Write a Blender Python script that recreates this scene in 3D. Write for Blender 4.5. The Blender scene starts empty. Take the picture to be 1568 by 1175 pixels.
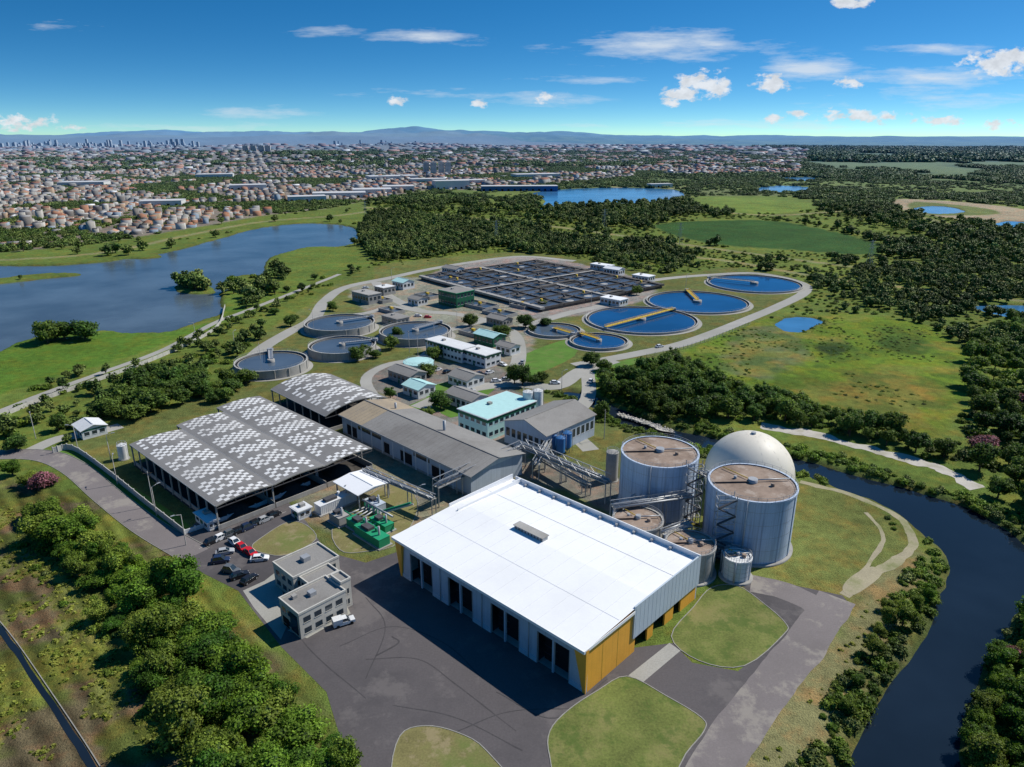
import bpy, bmesh, math, random
import numpy as np
from mathutils import Vector, Matrix
from mathutils.geometry import tessellate_polygon
random.seed(7); rng=np.random.default_rng(11)
S=bpy.context.scene
PITCH=math.radians(19.15); CH=100.0; F=1087.0
sp,cp=math.sin(PITCH),math.cos(PITCH)
# unprojects image pixels through the camera to metres on the ground plane (fixed constants)
def ray(u,v):
    x=(u-784)/F; y=(587.5-v)/F
    return x, cp+y*sp, -sp+y*cp
def G(u,v,h=0.0):
    x,y,z=ray(u,v); t=(CH-h)/(-z)
    return (x*t,y*t)
def GP(pts,h=0): return np.array([G(u,v,h) for u,v in pts])
GA=math.radians(-43.6)

# ---------------------------------------------------------------- noise
def vnoise(x,y,seed=0):
    xi=np.floor(x).astype(np.int64); yi=np.floor(y).astype(np.int64)
    fx=x-xi; fy=y-yi; fx=fx*fx*(3-2*fx); fy=fy*fy*(3-2*fy)
    def h(a,b):
        n=(a*374761393+b*668265263+seed*974711)&0xffffffff
        n=((n^(n>>13))*1274126177)&0xffffffff
        n=n^(n>>16)
        return (n&0xffff)/65535.0
    return (h(xi,yi)*(1-fx)+h(xi+1,yi)*fx)*(1-fy)+(h(xi,yi+1)*(1-fx)+h(xi+1,yi+1)*fx)*fy
def fbm(x,y,seed=0,o=4):
    s=0;a=.5
    for i in range(o):
        s=s+a*vnoise(x*2**i,y*2**i,seed+i*17); a*=.5
    return s/(1-.5**o)
def sstep(a,b,x):
    t=np.clip((x-a)/(b-a),0,1); return t*t*(3-2*t)
def smooth_closed(P,n=4):
    P=np.asarray(P,float); out=[]; N=len(P)
    for i in range(N):
        p0,p1,p2,p3=P[i-1],P[i],P[(i+1)%N],P[(i+2)%N]
        for k in range(n):
            t=k/n
            out.append(.5*((2*p1)+(-p0+p2)*t+(2*p0-5*p1+4*p2-p3)*t*t+(-p0+3*p1-3*p2+p3)*t**3))
    return np.array(out)
def smooth_open(P,n=5):
    P=np.asarray(P,float)
    Q=np.vstack([2*P[0]-P[1],P,2*P[-1]-P[-2]]); out=[]
    for i in range(1,len(Q)-2):
        p0,p1,p2,p3=Q[i-1],Q[i],Q[i+1],Q[i+2]
        for k in range(n):
            t=k/n
            out.append(.5*((2*p1)+(-p0+p2)*t+(2*p0-5*p1+4*p2-p3)*t*t+(-p0+3*p1-3*p2+p3)*t**3))
    out.append(P[-1]); return np.array(out)
def sdist(P,poly,pad=30.0):
    out=np.full(len(P),pad*2.0)
    lo=poly.min(0)-pad; hi=poly.max(0)+pad
    m=(P[:,0]>lo[0])&(P[:,0]<hi[0])&(P[:,1]>lo[1])&(P[:,1]<hi[1])
    Q=P[m]
    if len(Q)==0: return out
    d=np.full(len(Q),1e18); ins=np.zeros(len(Q),bool)
    A=poly; Bp=np.roll(poly,-1,0)
    for a,b in zip(A,Bp):
        e=b-a; L=e@e
        if L<1e-9: continue
        w=Q-a; t=np.clip((w@e)/L,0,1)
        dd=((w-t[:,None]*e)**2).sum(1); d=np.minimum(d,dd)
        c=((a[1]>Q[:,1])!=(b[1]>Q[:,1]))
        with np.errstate(all='ignore'):
            xi=a[0]+(Q[:,1]-a[1])/(b[1]-a[1]+1e-12)*e[0]
        ins^=(c&(Q[:,0]<xi))
    d=np.sqrt(d); d=np.where(ins,-d,d)
    out[m]=d; return out
def ldist(P,line,pad=25.0):
    out=np.full(len(P),pad*2.0)
    lo=line.min(0)-pad; hi=line.max(0)+pad
    m=(P[:,0]>lo[0])&(P[:,0]<hi[0])&(P[:,1]>lo[1])&(P[:,1]<hi[1])
    Q=P[m]
    if len(Q)==0: return out
    d=np.full(len(Q),1e18)
    for a,b in zip(line[:-1],line[1:]):
        e=b-a;L=e@e
        if L<1e-9: continue
        w=Q-a;t=np.clip((w@e)/L,0,1)
        d=np.minimum(d,((w-t[:,None]*e)**2).sum(1))
    out[m]=np.sqrt(d); return out

# ---------------------------------------------------------------- materials
def nd(nt,t,**k):
    n=nt.nodes.new(t)
    for a,b in k.items(): setattr(n,a,b)
    return n
def mth(nt,op,a,b=None,c=None,clamp=False):
    n=nt.nodes.new('ShaderNodeMath'); n.operation=op; n.use_clamp=clamp
    for i,v in enumerate((a,b,c)):
        if v is None: continue
        if isinstance(v,(int,float)): n.inputs[i].default_value=v
        else: nt.links.new(v,n.inputs[i])
    return n.outputs[0]
def mixc(nt,fac,a,b,blend='MIX'):
    n=nt.nodes.new('ShaderNodeMix'); n.data_type='RGBA'; n.blend_type=blend
    def s(i,v):
        if isinstance(v,(int,float)): n.inputs[i].default_value=v
        elif isinstance(v,tuple): n.inputs[i].default_value=(*v[:3],1)
        else: nt.links.new(v,n.inputs[i])
    s(0,fac); s(6,a); s(7,b); return n.outputs[2]
def haze_tint(nt,col,k=9500.0,start=1000.0):  # aerial haze painted into the base colour, bluer with distance from the origin
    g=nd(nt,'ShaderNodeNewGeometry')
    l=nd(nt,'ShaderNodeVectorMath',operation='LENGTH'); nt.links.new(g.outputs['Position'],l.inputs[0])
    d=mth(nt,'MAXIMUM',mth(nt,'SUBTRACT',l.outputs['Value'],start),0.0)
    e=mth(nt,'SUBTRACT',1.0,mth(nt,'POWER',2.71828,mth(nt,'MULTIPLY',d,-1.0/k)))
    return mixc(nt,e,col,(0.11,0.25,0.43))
def noise(nt,scale,detail=4,vec=None,rough=.6):
    n=nd(nt,'ShaderNodeTexNoise'); n.inputs['Scale'].default_value=scale; n.inputs['Detail'].default_value=detail
    n.inputs['Roughness'].default_value=rough
    if vec is not None: nt.links.new(vec,n.inputs['Vector'])
    return n.outputs['Fac']
def ramp(nt,fac,a,b,lo=0.0,hi=1.0):
    m=nd(nt,'ShaderNodeMapRange'); m.inputs[1].default_value=a;m.inputs[2].default_value=b
    m.inputs[3].default_value=lo;m.inputs[4].default_value=hi
    nt.links.new(fac,m.inputs[0]); return m.outputs[0]
MATS={}
def mat(name,col,rough=.8,var=.2,sc=.6,sc2=6.0,dirt=None,dirt_amt=0.0,streak=0.0,bump=0.0,metal=0.0,spec=.3,usehaze=False,bscale=8.0,dirt2=None,d2=0.0):
    if name in MATS: return MATS[name]
    m=bpy.data.materials.new(name); m.use_nodes=True; nt=m.node_tree
    bs=nt.nodes['Principled BSDF']
    tc=nd(nt,'ShaderNodeTexCoord').outputs['Object']
    n1=noise(nt,sc,5,tc); n2=noise(nt,sc2,4,tc)
    f=mth(nt,'ADD',mth(nt,'MULTIPLY',n1,.5),mth(nt,'MULTIPLY',n2,.5))
    f=ramp(nt,f,.35,.65,0,1)
    lo=tuple(c*(1-var) for c in col); hi=tuple(min(1,c*(1+var)) for c in col)
    c=mixc(nt,f,lo,hi)
    if dirt:
        n3=noise(nt,sc*.5,6,tc,.7)
        c=mixc(nt,ramp(nt,n3,.47,.63,0,dirt_amt),c,dirt)
    if dirt2:
        mp=nd(nt,'ShaderNodeMapping'); mp.inputs['Location'].default_value=(31,17,5); nt.links.new(tc,mp.inputs[0])
        n5=noise(nt,sc*1.3,8,mp.outputs[0],.72)
        c=mixc(nt,ramp(nt,n5,.52,.60,0,d2),c,dirt2)
    if streak>0:
        mp=nd(nt,'ShaderNodeMapping'); mp.inputs['Scale'].default_value=(2.2,2.2,.06)
        nt.links.new(tc,mp.inputs[0])
        n4=noise(nt,1.0,4,mp.outputs[0])
        c=mixc(nt,ramp(nt,n4,.45,.75,0,streak),c,tuple(x*.35 for x in col))
    if usehaze: c=haze_tint(nt,c)
    nt.links.new(c,bs.inputs['Base Color'])
    bs.inputs['Roughness'].default_value=rough; bs.inputs['Metallic'].default_value=metal
    bs.inputs['Specular IOR Level'].default_value=spec
    if bump>0:
        b=nd(nt,'ShaderNodeBump'); b.inputs['Strength'].default_value=bump; b.inputs['Distance'].default_value=.1
        nt.links.new(noise(nt,bscale,5,tc),b.inputs['Height']); nt.links.new(b.outputs[0],bs.inputs['Normal'])
    MATS[name]=m; return m
def attr_mat(name,attr,var=.3,rough=.95,bump=.0,scales=(.03,.3,2.5),veg=False):
    m=bpy.data.materials.new(name); m.use_nodes=True; nt=m.node_tree
    bs=nt.nodes['Principled BSDF']
    a=nd(nt,'ShaderNodeAttribute'); a.attribute_name=attr
    g=nd(nt,'ShaderNodeNewGeometry').outputs['Position']
    n1=noise(nt,scales[0],5,g); n2=noise(nt,scales[1],5,g,.7); n3=noise(nt,scales[2],3,g,.7)
    f=mth(nt,'ADD',mth(nt,'MULTIPLY',n1,.25),mth(nt,'ADD',mth(nt,'MULTIPLY',n2,.4),mth(nt,'MULTIPLY',n3,.35)))
    v=ramp(nt,f,.37,.63,1-var,1+var)
    c=mixc(nt,1.0,a.outputs['Color'],v,'MULTIPLY')
    if veg:
        c2=mixc(nt,1.0,c,(1.5,1.0,.9),'MULTIPLY')
        c=mixc(nt,ramp(nt,noise(nt,.09,6,g,.7),.47,.62,0,.8),c,c2)
    c=haze_tint(nt,c)
    nt.links.new(c,bs.inputs['Base Color'])
    bs.inputs['Roughness'].default_value=rough; bs.inputs['Specular IOR Level'].default_value=.1
    if bump>0:
        b=nd(nt,'ShaderNodeBump'); b.inputs['Strength'].default_value=bump; b.inputs['Distance'].default_value=.6
        nt.links.new(n3,b.inputs['Height']); nt.links.new(b.outputs[0],bs.inputs['Normal'])
    return m
def water_mat(name,col,rough=.06,bump=.25,scale=.8,spec=.5):
    m=bpy.data.materials.new(name); m.use_nodes=True; nt=m.node_tree
    bs=nt.nodes['Principled BSDF']
    g=nd(nt,'ShaderNodeNewGeometry').outputs['Position']
    c=mixc(nt,ramp(nt,noise(nt,.02,4,g),.35,.65,0,1),tuple(x*.75 for x in col),tuple(x*1.25 for x in col))
    nt.links.new(c,bs.inputs['Base Color'])
    bs.inputs['Roughness'].default_value=rough; bs.inputs['Specular IOR Level'].default_value=spec
    bs.inputs['IOR'].default_value=1.33
    b=nd(nt,'ShaderNodeBump'); b.inputs['Strength'].default_value=bump; b.inputs['Distance'].default_value=.05
    nt.links.new(noise(nt,scale,3,g),b.inputs['Height']); nt.links.new(b.outputs[0],bs.inputs['Normal'])
    return m
def leaf_mat(name,c1,c2,trans=.25,far=False):
    m=bpy.data.materials.new(name); m.use_nodes=True; nt=m.node_tree
    bs=nt.nodes['Principled BSDF']; out=nt.nodes['Material Output']
    oi=nd(nt,'ShaderNodeObjectInfo')
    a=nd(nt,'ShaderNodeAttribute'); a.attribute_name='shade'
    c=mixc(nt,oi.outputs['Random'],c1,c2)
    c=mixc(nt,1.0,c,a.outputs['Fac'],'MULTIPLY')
    g=nd(nt,'ShaderNodeNewGeometry').outputs['Position']
    c=mixc(nt,1.0,c,ramp(nt,noise(nt,.015,3,g),.38,.62,.75,1.35),'MULTIPLY')
    c=haze_tint(nt,c)
    nt.links.new(c,bs.inputs['Base Color']); bs.inputs['Roughness'].default_value=.6
    bs.inputs['Specular IOR Level'].default_value=.15
    if trans>0:
        t=nd(nt,'ShaderNodeBsdfTranslucent'); nt.links.new(mixc(nt,1.0,c,(1.3,1.35,.6),'MULTIPLY'),t.inputs[0])
        mx=nd(nt,'ShaderNodeMixShader'); mx.inputs[0].default_value=trans
        nt.links.new(bs.outputs[0],mx.inputs[1]); nt.links.new(t.outputs[0],mx.inputs[2])
        nt.links.new(mx.outputs[0],out.inputs[0])
    return m

M_white=mat('white_roof_metal',(.82,.825,.83),.5,.04,.15,3,dirt=(.66,.66,.64),dirt_amt=.35)
M_seam=mat('roof_seam',(.66,.67,.68),.5,.03)
M_wall=mat('wall_white',(.66,.67,.67),.75,.1,.4,5,streak=.25)
M_wallblue=mat('wall_bluegrey',(.44,.50,.57),.6,.1,.3,5,streak=.3)
M_clad=mat('cladding_grey',(.47,.54,.60),.5,.06,.3,5,streak=.12)
M_cladr=mat('cladding_rib',(.42,.48,.54),.5,.06)
M_orange=mat('orange_panel',(.80,.39,.05),.6,.1,.3,4,streak=.2)
M_dark=mat('dark_interior',(.012,.013,.015),.9,.3)
M_glass=mat('window_glass',(.02,.035,.05),.12,.2,spec=.8)
M_conc=mat('concrete',(.36,.35,.33),.9,.2,.5,7,dirt=(.2,.19,.17),dirt_amt=.6,streak=.2)
M_kerb=mat('kerb_concrete',(.28,.27,.24),.9,.25)
M_lightc=mat('fence_concrete',(.46,.45,.42),.9,.2)
M_asph=mat('asphalt_yard',(.100,.090,.092),.9,.16,.05,2.5,dirt=(.056,.052,.055),dirt_amt=.8,bump=.15,bscale=20,dirt2=(.165,.148,.142),d2=.5)
M_skid=mat('tyre_mark_rubber',(.058,.054,.056),.9,.3)
M_road=mat('asphalt_road',(.195,.172,.168),.9,.16,.08,3,dirt=(.13,.115,.112),dirt_amt=.6,dirt2=(.34,.31,.26),d2=.5)
M_pave=mat('light_paving',(.34,.33,.30),.9,.18,.1,3,dirt=(.22,.22,.18),dirt_amt=.5)
M_sand=mat('sandy_track',(.34,.30,.20),.95,.25,.15,3,dirt=(.17,.185,.07),dirt_amt=.95)
M_gravel=mat('pale_gravel',(.48,.45,.40),.95,.2,.4,6,dirt=(.22,.21,.13),dirt_amt=.55)
M_lawn=mat('lawn',(.135,.160,.038),.95,.38,.14,2.2,dirt=(.24,.19,.085),dirt_amt=.65,bump=.4,dirt2=(.07,.115,.02),d2=.7)
M_lawnb=mat('lawn_dry',(.19,.17,.065),.95,.3,.15,2.5,dirt=(.10,.15,.03),dirt_amt=.7,bump=.4,dirt2=(.30,.24,.14),d2=.6)
M_lawng=mat('lawn_fresh',(.085,.18,.022),.95,.3,.15,2.5,bump=.4,dirt2=(.16,.17,.05),d2=.4)
M_fibro=mat('fibre_cement_roof',(.255,.245,.23),.9,.18,.12,3,dirt=(.14,.13,.12),dirt_amt=.6)
M_fibrotan=mat('rusty_roof',(.36,.29,.20),.9,.2,.2,3,dirt=(.2,.17,.14),dirt_amt=.6)
M_chkd=mat('checker_roof_grey',(.195,.19,.185),.85,.2,.1,3)
M_chkw=mat('checker_roof_translucent',(.68,.68,.67),.7,.12,.1,3,dirt=(.42,.41,.39),dirt_amt=.6)
M_steel=mat('galvanised_steel',(.38,.39,.40),.5,.15,metal=.3)
M_dsteel=mat('dark_steel',(.07,.07,.075),.7,.3)
M_green=mat('green_paint',(.02,.30,.14),.5,.15,dirt=(.02,.13,.07),dirt_amt=.4)
M_dgreen=mat('dark_green_paint',(.015,.12,.06),.6,.15)
M_turq=mat('turquoise_sheet',(.42,.66,.64),.6,.1)
M_yel=mat('yellow_paint',(.62,.42,.05),.6,.12)
M_blue=mat('blue_paint',(.03,.15,.38),.5,.12)
M_brownroof=mat('tank_cover',(.30,.225,.175),.9,.15,.25,4,dirt=(.14,.10,.075),dirt_amt=.8,dirt2=(.42,.36,.31),d2=.5)
M_tank=mat('tank_paint',(.48,.56,.68),.55,.08,.2,4,streak=.55)
M_dome=mat('gasholder_membrane',(.70,.65,.55),.5,.04,.12,3,dirt=(.56,.51,.42),dirt_amt=.5)
M_rubber=mat('tyre_rubber',(.015,.015,.015),.9,.1)
M_bark=mat('bark',(.10,.075,.05),.95,.3)
M_sludge=mat('sludge_floor',(.05,.045,.04),.95,.4,.1,1)
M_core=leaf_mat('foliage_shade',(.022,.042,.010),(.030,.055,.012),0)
M_leafA=leaf_mat('foliage_bright',(.055,.135,.016),(.16,.25,.026),.3)
M_leafA2=leaf_mat('foliage_yellowgreen',(.13,.20,.025),(.21,.26,.04),.3)
M_leafB=leaf_mat('foliage_forest',(.055,.105,.020),(.125,.165,.036),0)
M_leafE=leaf_mat('foliage_light_forest',(.095,.145,.030),(.18,.21,.055),0)
M_leafD=leaf_mat('foliage_park',(.050,.105,.020),(.12,.17,.030),.25)
M_leafC=leaf_mat('foliage_bush',(.085,.155,.018),(.17,.23,.032),.2)
M_leafT=leaf_mat('foliage_tuft',(.15,.19,.025),(.26,.27,.05),.2)
M_leafP=leaf_mat('blossom_pink',(.32,.13,.16),(.30,.12,.15),.2)
W_lake=water_mat('lake_water',(.085,.115,.140),.18,.5,.4)
W_river=water_mat('river_water',(.010,.018,.030),.06,.12,.6)
W_blue=water_mat('blue_water',(.010,.065,.18),.08,.1,.6)
W_basin=water_mat('basin_water',(.07,.095,.125),.15,.3,1.0)
W_pond=water_mat('pond_water',(.05,.17,.33),.15,.2,.4)

# ---------------------------------------------------------------- builders
def link(o): S.collection.objects.link(o); return o
def np_mesh(name,verts,faces_flat,counts,smooth=False):
    me=bpy.data.meshes.new(name)
    me.vertices.add(len(verts)); me.vertices.foreach_set('co',np.asarray(verts,np.float32).ravel())
    me.loops.add(len(faces_flat)); me.loops.foreach_set('vertex_index',np.asarray(faces_flat,np.int32))
    me.polygons.add(len(counts))
    st=np.concatenate([[0],np.cumsum(counts)[:-1]]).astype(np.int32)
    me.polygons.foreach_set('loop_start',st)
    me.update(calc_edges=True)
    if smooth: me.polygons.foreach_set('use_smooth',np.ones(len(counts),bool))
    return me
class B:
    def __init__(s,o=(0,0),rot=0.0,z=0.0):
        s.v=[];s.f=[];s.mi=[];s.ml=[];s.o=(o[0],o[1],z);s.rot=rot;s.sm=[]
    def m(s,mt):
        if mt not in s.ml: s.ml.append(mt)
        return s.ml.index(mt)
    def face(s,pts,mt,sm=False):
        n=len(s.v); s.v+=[tuple(p) for p in pts]; s.f.append(list(range(n,n+len(pts)))); s.mi.append(s.m(mt)); s.sm.append(sm)
    def box(s,x0,x1,y0,y1,z0,z1,mt):
        n=len(s.v)
        s.v+=[(x0,y0,z0),(x1,y0,z0),(x1,y1,z0),(x0,y1,z0),(x0,y0,z1),(x1,y0,z1),(x1,y1,z1),(x0,y1,z1)]
        for f in ((3,2,1,0),(4,5,6,7),(0,1,5,4),(1,2,6,5),(2,3,7,6),(3,0,4,7)):
            s.f.append([n+i for i in f]); s.mi.append(s.m(mt)); s.sm.append(False)
    def cyl(s,x,y,z0,z1,r,mt,n=32,r2=None,top=None,ring=False):
        r2=r if r2 is None else r2; b=len(s.v)
        for i in range(n):
            a=2*math.pi*i/n; s.v.append((x+r*math.cos(a),y+r*math.sin(a),z0))
        for i in range(n):
            a=2*math.pi*i/n; s.v.append((x+r2*math.cos(a),y+r2*math.sin(a),z1))
        for i in range(n):
            j=(i+1)%n; s.f.append([b+i,b+j,b+n+j,b+n+i]); s.mi.append(s.m(mt)); s.sm.append(True)
        if not ring:
            s.f.append([b+n+i for i in range(n)]); s.mi.append(s.m(top or mt)); s.sm.append(False)
    def ringtop(s,x,y,z,r0,r1,mt,n=48):
        b=len(s.v)
        for r in (r0,r1):
            for i in range(n):
                a=2*math.pi*i/n; s.v.append((x+r*math.cos(a),y+r*math.sin(a),z))
        for i in range(n):
            j=(i+1)%n; s.f.append([b+i,b+n+i,b+n+j,b+j]); s.mi.append(s.m(mt)); s.sm.append(False)
    def beam(s,p,q,w,mt,h=None):
        p=Vector(p);q=Vector(q);d=(q-p)
        if d.length<1e-6: return
        d.normalize(); up=Vector((0,0,1)) if abs(d.z)<.95 else Vector((1,0,0))
        a=d.cross(up).normalized(); c=a.cross(d); h=h or w
        a=a*w/2;c=c*h/2; n=len(s.v)
        s.v+=[tuple(x) for x in (p-a-c,p+a-c,p+a+c,p-a+c,q-a-c,q+a-c,q+a+c,q-a+c)]
        for f in ((0,3,2,1),(4,5,6,7),(0,1,5,4),(1,2,6,5),(2,3,7,6),(3,0,4,7)):
            s.f.append([n+i for i in f][::-1]); s.mi.append(s.m(mt)); s.sm.append(False)
    def pipe(s,p,q,r,mt,n=10):
        p=Vector(p);q=Vector(q);d=(q-p).normalized(); up=Vector((0,0,1)) if abs(d.z)<.95 else Vector((1,0,0))
        a=d.cross(up).normalized(); c=a.cross(d); b=len(s.v)
        for P in (p,q):
            for i in range(n):
                t=2*math.pi*i/n; s.v.append(tuple(P+a*r*math.cos(t)+c*r*math.sin(t)))
        for i in range(n):
            j=(i+1)%n; s.f.append([b+i,b+n+i,b+n+j,b+j]); s.mi.append(s.m(mt)); s.sm.append(True)
        s.f.append([b+i for i in range(n)]);s.mi.append(s.m(mt));s.sm.append(False)
        s.f.append([b+n+i for i in range(n)][::-1]);s.mi.append(s.m(mt));s.sm.append(False)
    def gable(s,x0,x1,y0,y1,z0,z1,mt,wall,ov=.5,th=.18):
        ym=(y0+y1)/2; sl=(z1-z0)/(ym-y0)
        a0=y0-ov;a1=y1+ov;ze=z0-ov*sl; X0=x0-ov;X1=x1+ov
        s.face([(X0,a0,ze+th),(X1,a0,ze+th),(X1,ym,z1+th),(X0,ym,z1+th)],mt)
        s.face([(X0,ym,z1+th),(X1,ym,z1+th),(X1,a1,ze+th),(X0,a1,ze+th)],mt)
        s.face([(X0,a0,ze),(X0,ym,z1),(X1,ym,z1),(X1,a0,ze)],mt)
        s.face([(X0,ym,z1),(X0,a1,ze),(X1,a1,ze),(X1,ym,z1)],mt)
        s.face([(X0,a0,ze),(X1,a0,ze),(X1,a0,ze+th),(X0,a0,ze+th)],mt)
        s.face([(X1,a1,ze),(X0,a1,ze),(X0,a1,ze+th),(X1,a1,ze+th)],mt)
        for X in (X0,X1):
            s.face([(X,a0,ze),(X,a0,ze+th),(X,ym,z1+th),(X,ym,z1)],mt)
            s.face([(X,ym,z1),(X,ym,z1+th),(X,a1,ze+th),(X,a1,ze)],mt)
        s.face([(x0,y0,z0),(x0,ym,z1),(x0,y1,z0)],wall); s.face([(x1,y0,z0),(x1,y1,z0),(x1,ym,z1)],wall)
        s.box(x0+.5,x1-.5,ym-.2,ym+.2,z1+th-.02,z1+th+.12,mt)
    def finish(s,name,parent=None):
        me=bpy.data.meshes.new(name); me.from_pydata(s.v,[],s.f)
        for m_ in s.ml: me.materials.append(m_)
        me.polygons.foreach_set('material_index',s.mi); me.polygons.foreach_set('use_smooth',s.sm)
        me.update()
        ob=link(bpy.data.objects.new(name,me)); ob.location=s.o; ob.rotation_euler=(0,0,s.rot)
        if parent: ob.parent=parent
        return ob
def sheet(name,px,mt,z,smooth=True,world=False,n=4):
    P=np.array(px,float) if world else GP(px)
    if smooth: P=smooth_closed(P,n)
    tri=tessellate_polygon([[Vector((x,y,0)) for x,y in P]])
    fs=[]
    for t in tri:
        a,b,c=[P[i] for i in t]
        cr=(b[0]-a[0])*(c[1]-a[1])-(b[1]-a[1])*(c[0]-a[0])
        fs.append(tuple(t) if cr>0 else tuple(reversed(t)))
    me=bpy.data.meshes.new(name); me.from_pydata([(x,y,z) for x,y in P],[],fs); me.materials.append(mt)
    return link(bpy.data.objects.new(name,me)),P
def offs(P,w):
    t=np.gradient(P,axis=0); t/=np.linalg.norm(t,axis=1)[:,None]+1e-9
    return P+np.stack([-t[:,1],t[:,0]],1)*w
RIBS=[]
def ribbon(name,px,w,mt,z,world=False,keep=True,wob=0.0):
    P=smooth_open(np.array(px,float) if world else GP(px),9 if wob else 5)
    nL=(fbm(P[:,0]/5,P[:,1]/5,5)-.5)*2*wob; nR=(fbm(P[:,0]/5,P[:,1]/5,6)-.5)*2*wob
    t=np.gradient(P,axis=0); t/=np.linalg.norm(t,axis=1)[:,None]+1e-9; nn=np.stack([-t[:,1],t[:,0]],1)
    L=P+nn*(w/2+nL)[:,None];R=P-nn*(w/2+nR)[:,None];n=len(P)
    v=[(x,y,z) for x,y in L]+[(x,y,z) for x,y in R]
    f=[(n+i,n+i+1,i+1,i) for i in range(n-1)]
    me=bpy.data.meshes.new(name); me.from_pydata(v,[],f); me.materials.append(mt)
    if keep: RIBS.append((P,w/2+2.0))
    return link(bpy.data.objects.new(name,me)),P
def kerb(P,closed=True,w=.18,h=.12,name='kerb',mt=None):
    Q=np.vstack([P,P[:1]]) if closed else P
    b=B()
    L=offs(Q,w/2);R=offs(Q,-w/2)
    if closed:
        L[-1]=L[0];R[-1]=R[0]
    for i in range(len(Q)-1):
        a,c,d,e=L[i],L[i+1],R[i+1],R[i]
        b.face([(*e,h),(*d,h),(*c,h),(*a,h)],mt or M_kerb)
        b.face([(*a,0),(*a,h),(*c,h),(*c,0)],mt or M_kerb)
        b.face([(*e,0),(*d,0),(*d,h),(*e,h)],mt or M_kerb)
    return b.finish(name)

# ---------------------------------------------------------------- ground polygons, from image pixels
LAKE=smooth_closed(GP([(-120,400),(0,406),(140,402),(260,384),(330,366),(400,348),(470,341),(535,346),(548,362),(525,376),(470,378),(412,394),(402,418),(392,432),(355,436),(336,452),(338,478),(300,492),(240,508),(150,506),(50,514),(-60,530)]))
ISL=[smooth_closed(GP(p)) for p in ([(268,438),(295,430),(322,436),(330,446),(300,449),(272,446)],[(-60,428),(0,425),(60,418),(118,417),(118,421),(60,426),(0,433),(-60,436)],[(180,390),(215,388),(245,389),(238,394),(190,395)],[(350,425),(385,419),(396,428),(390,434),(352,432)])]
RIVER=smooth_closed(GP([(860,600),(905,618),(960,648),(1060,680),(1150,700),(1212,716),(1290,745),(1370,778),(1425,822),(1450,870),(1438,925),(1400,990),(1352,1060),(1315,1130),(1285,1200),(1255,1300),(1500,1300),(1470,1150),(1492,1070),(1522,1000),(1560,945),(1600,900),(1590,850),(1540,808),(1480,775),(1400,748),(1290,716),(1205,696),(1100,670),(985,638),(925,610),(890,597)]))
PONDS=[smooth_closed(GP(p)) for p in ([(815,296),(870,289),(960,287),(1030,290),(1048,300),(1025,308),(940,312),(860,318),(822,320),(836,307)],[(1160,288),(1195,284),(1240,287),(1220,295),(1170,294)],[(1400,318),(1440,315),(1478,323),(1440,327),(1408,324)],[(1520,345),(1545,338),(1600,343),(1600,352),(1545,352)],[(1192,492),(1220,483),(1257,489),(1245,499),(1210,506)],[(1492,468),(1540,466),(1620,470),(1620,490),(1560,487),(1510,476)],[(1190,272.5),(1235,271),(1260,274),(1220,277)])]
def waterdist(P):
    n=(fbm(P[:,0]/14,P[:,1]/14,3)-.5)
    d=sdist(P,LAKE,60)
    for i in ISL: d=np.maximum(d,-sdist(P,i,30))
    r=sdist(P,RIVER,30); d=np.minimum(d,r)
    for p in PONDS: d=np.minimum(d,sdist(P,p,30))
    return d+n*7.0*sstep(60,300,np.hypot(P[:,0],P[:,1]))
def hgt(x,y):
    d=np.hypot(x,y); a=x/(d+1)
    left=sstep(.35,-.25,a)
    h=sstep(1700,3600,d)*(fbm(x/1100,y/1100,5)-.38)*95*(.25+.75*left)
    hl=45+520*np.maximum(fbm(x/2600,y/5200,9,5)-.42,0)+90*fbm(x/900,y/3000,19,3)
    h=h+sstep(10000,17000,d)*sstep(48000,26000,d)*hl*(1-.62*sstep(-.15,.55,a))
    return np.maximum(h,-3.0)

tracks=[smooth_open(GP(p)) for p in ([(560,318),(640,326),(830,345),(1050,375),(1250,402),(1400,418),(1640,440)],[(760,372),(950,386),(1100,398),(1240,422),(1400,442),(1640,470)],[(-60,402),(150,388),(290,360),(400,340),(520,330),(600,318)],[(870,280),(1000,290),(1100,284),(1330,300)],[(1050,318),(1180,330),(1350,322),(1500,355),(1640,370)])]
MARSH=smooth_closed(GP([(1050,545),(1130,500),(1260,482),(1400,494),(1480,540),(1488,590),(1460,635),(1405,668),(1300,630),(1200,600),(1100,575)]))
PLANT=smooth_closed(GP([(340,590),(395,520),(470,470),(560,412),(700,392),(830,388),(1010,420),(1120,410),(1245,436),(1180,480),(1080,520),(990,552),(900,590),(960,640),(1200,730),(1300,800),(700,900),(300,830),(100,690),(180,650)]),3)
CITY=GP([(-500,408),(-100,394),(40,384),(150,373),(300,349),(400,331),(500,320),(570,306),(660,290),(740,292),(860,280),(980,270),(1225,266),(1240,243),(1235,228),(600,216),(0,214),(-900,214),(-900,300)])
def P_(px,n=3): return smooth_closed(GP(px),n)
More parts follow.
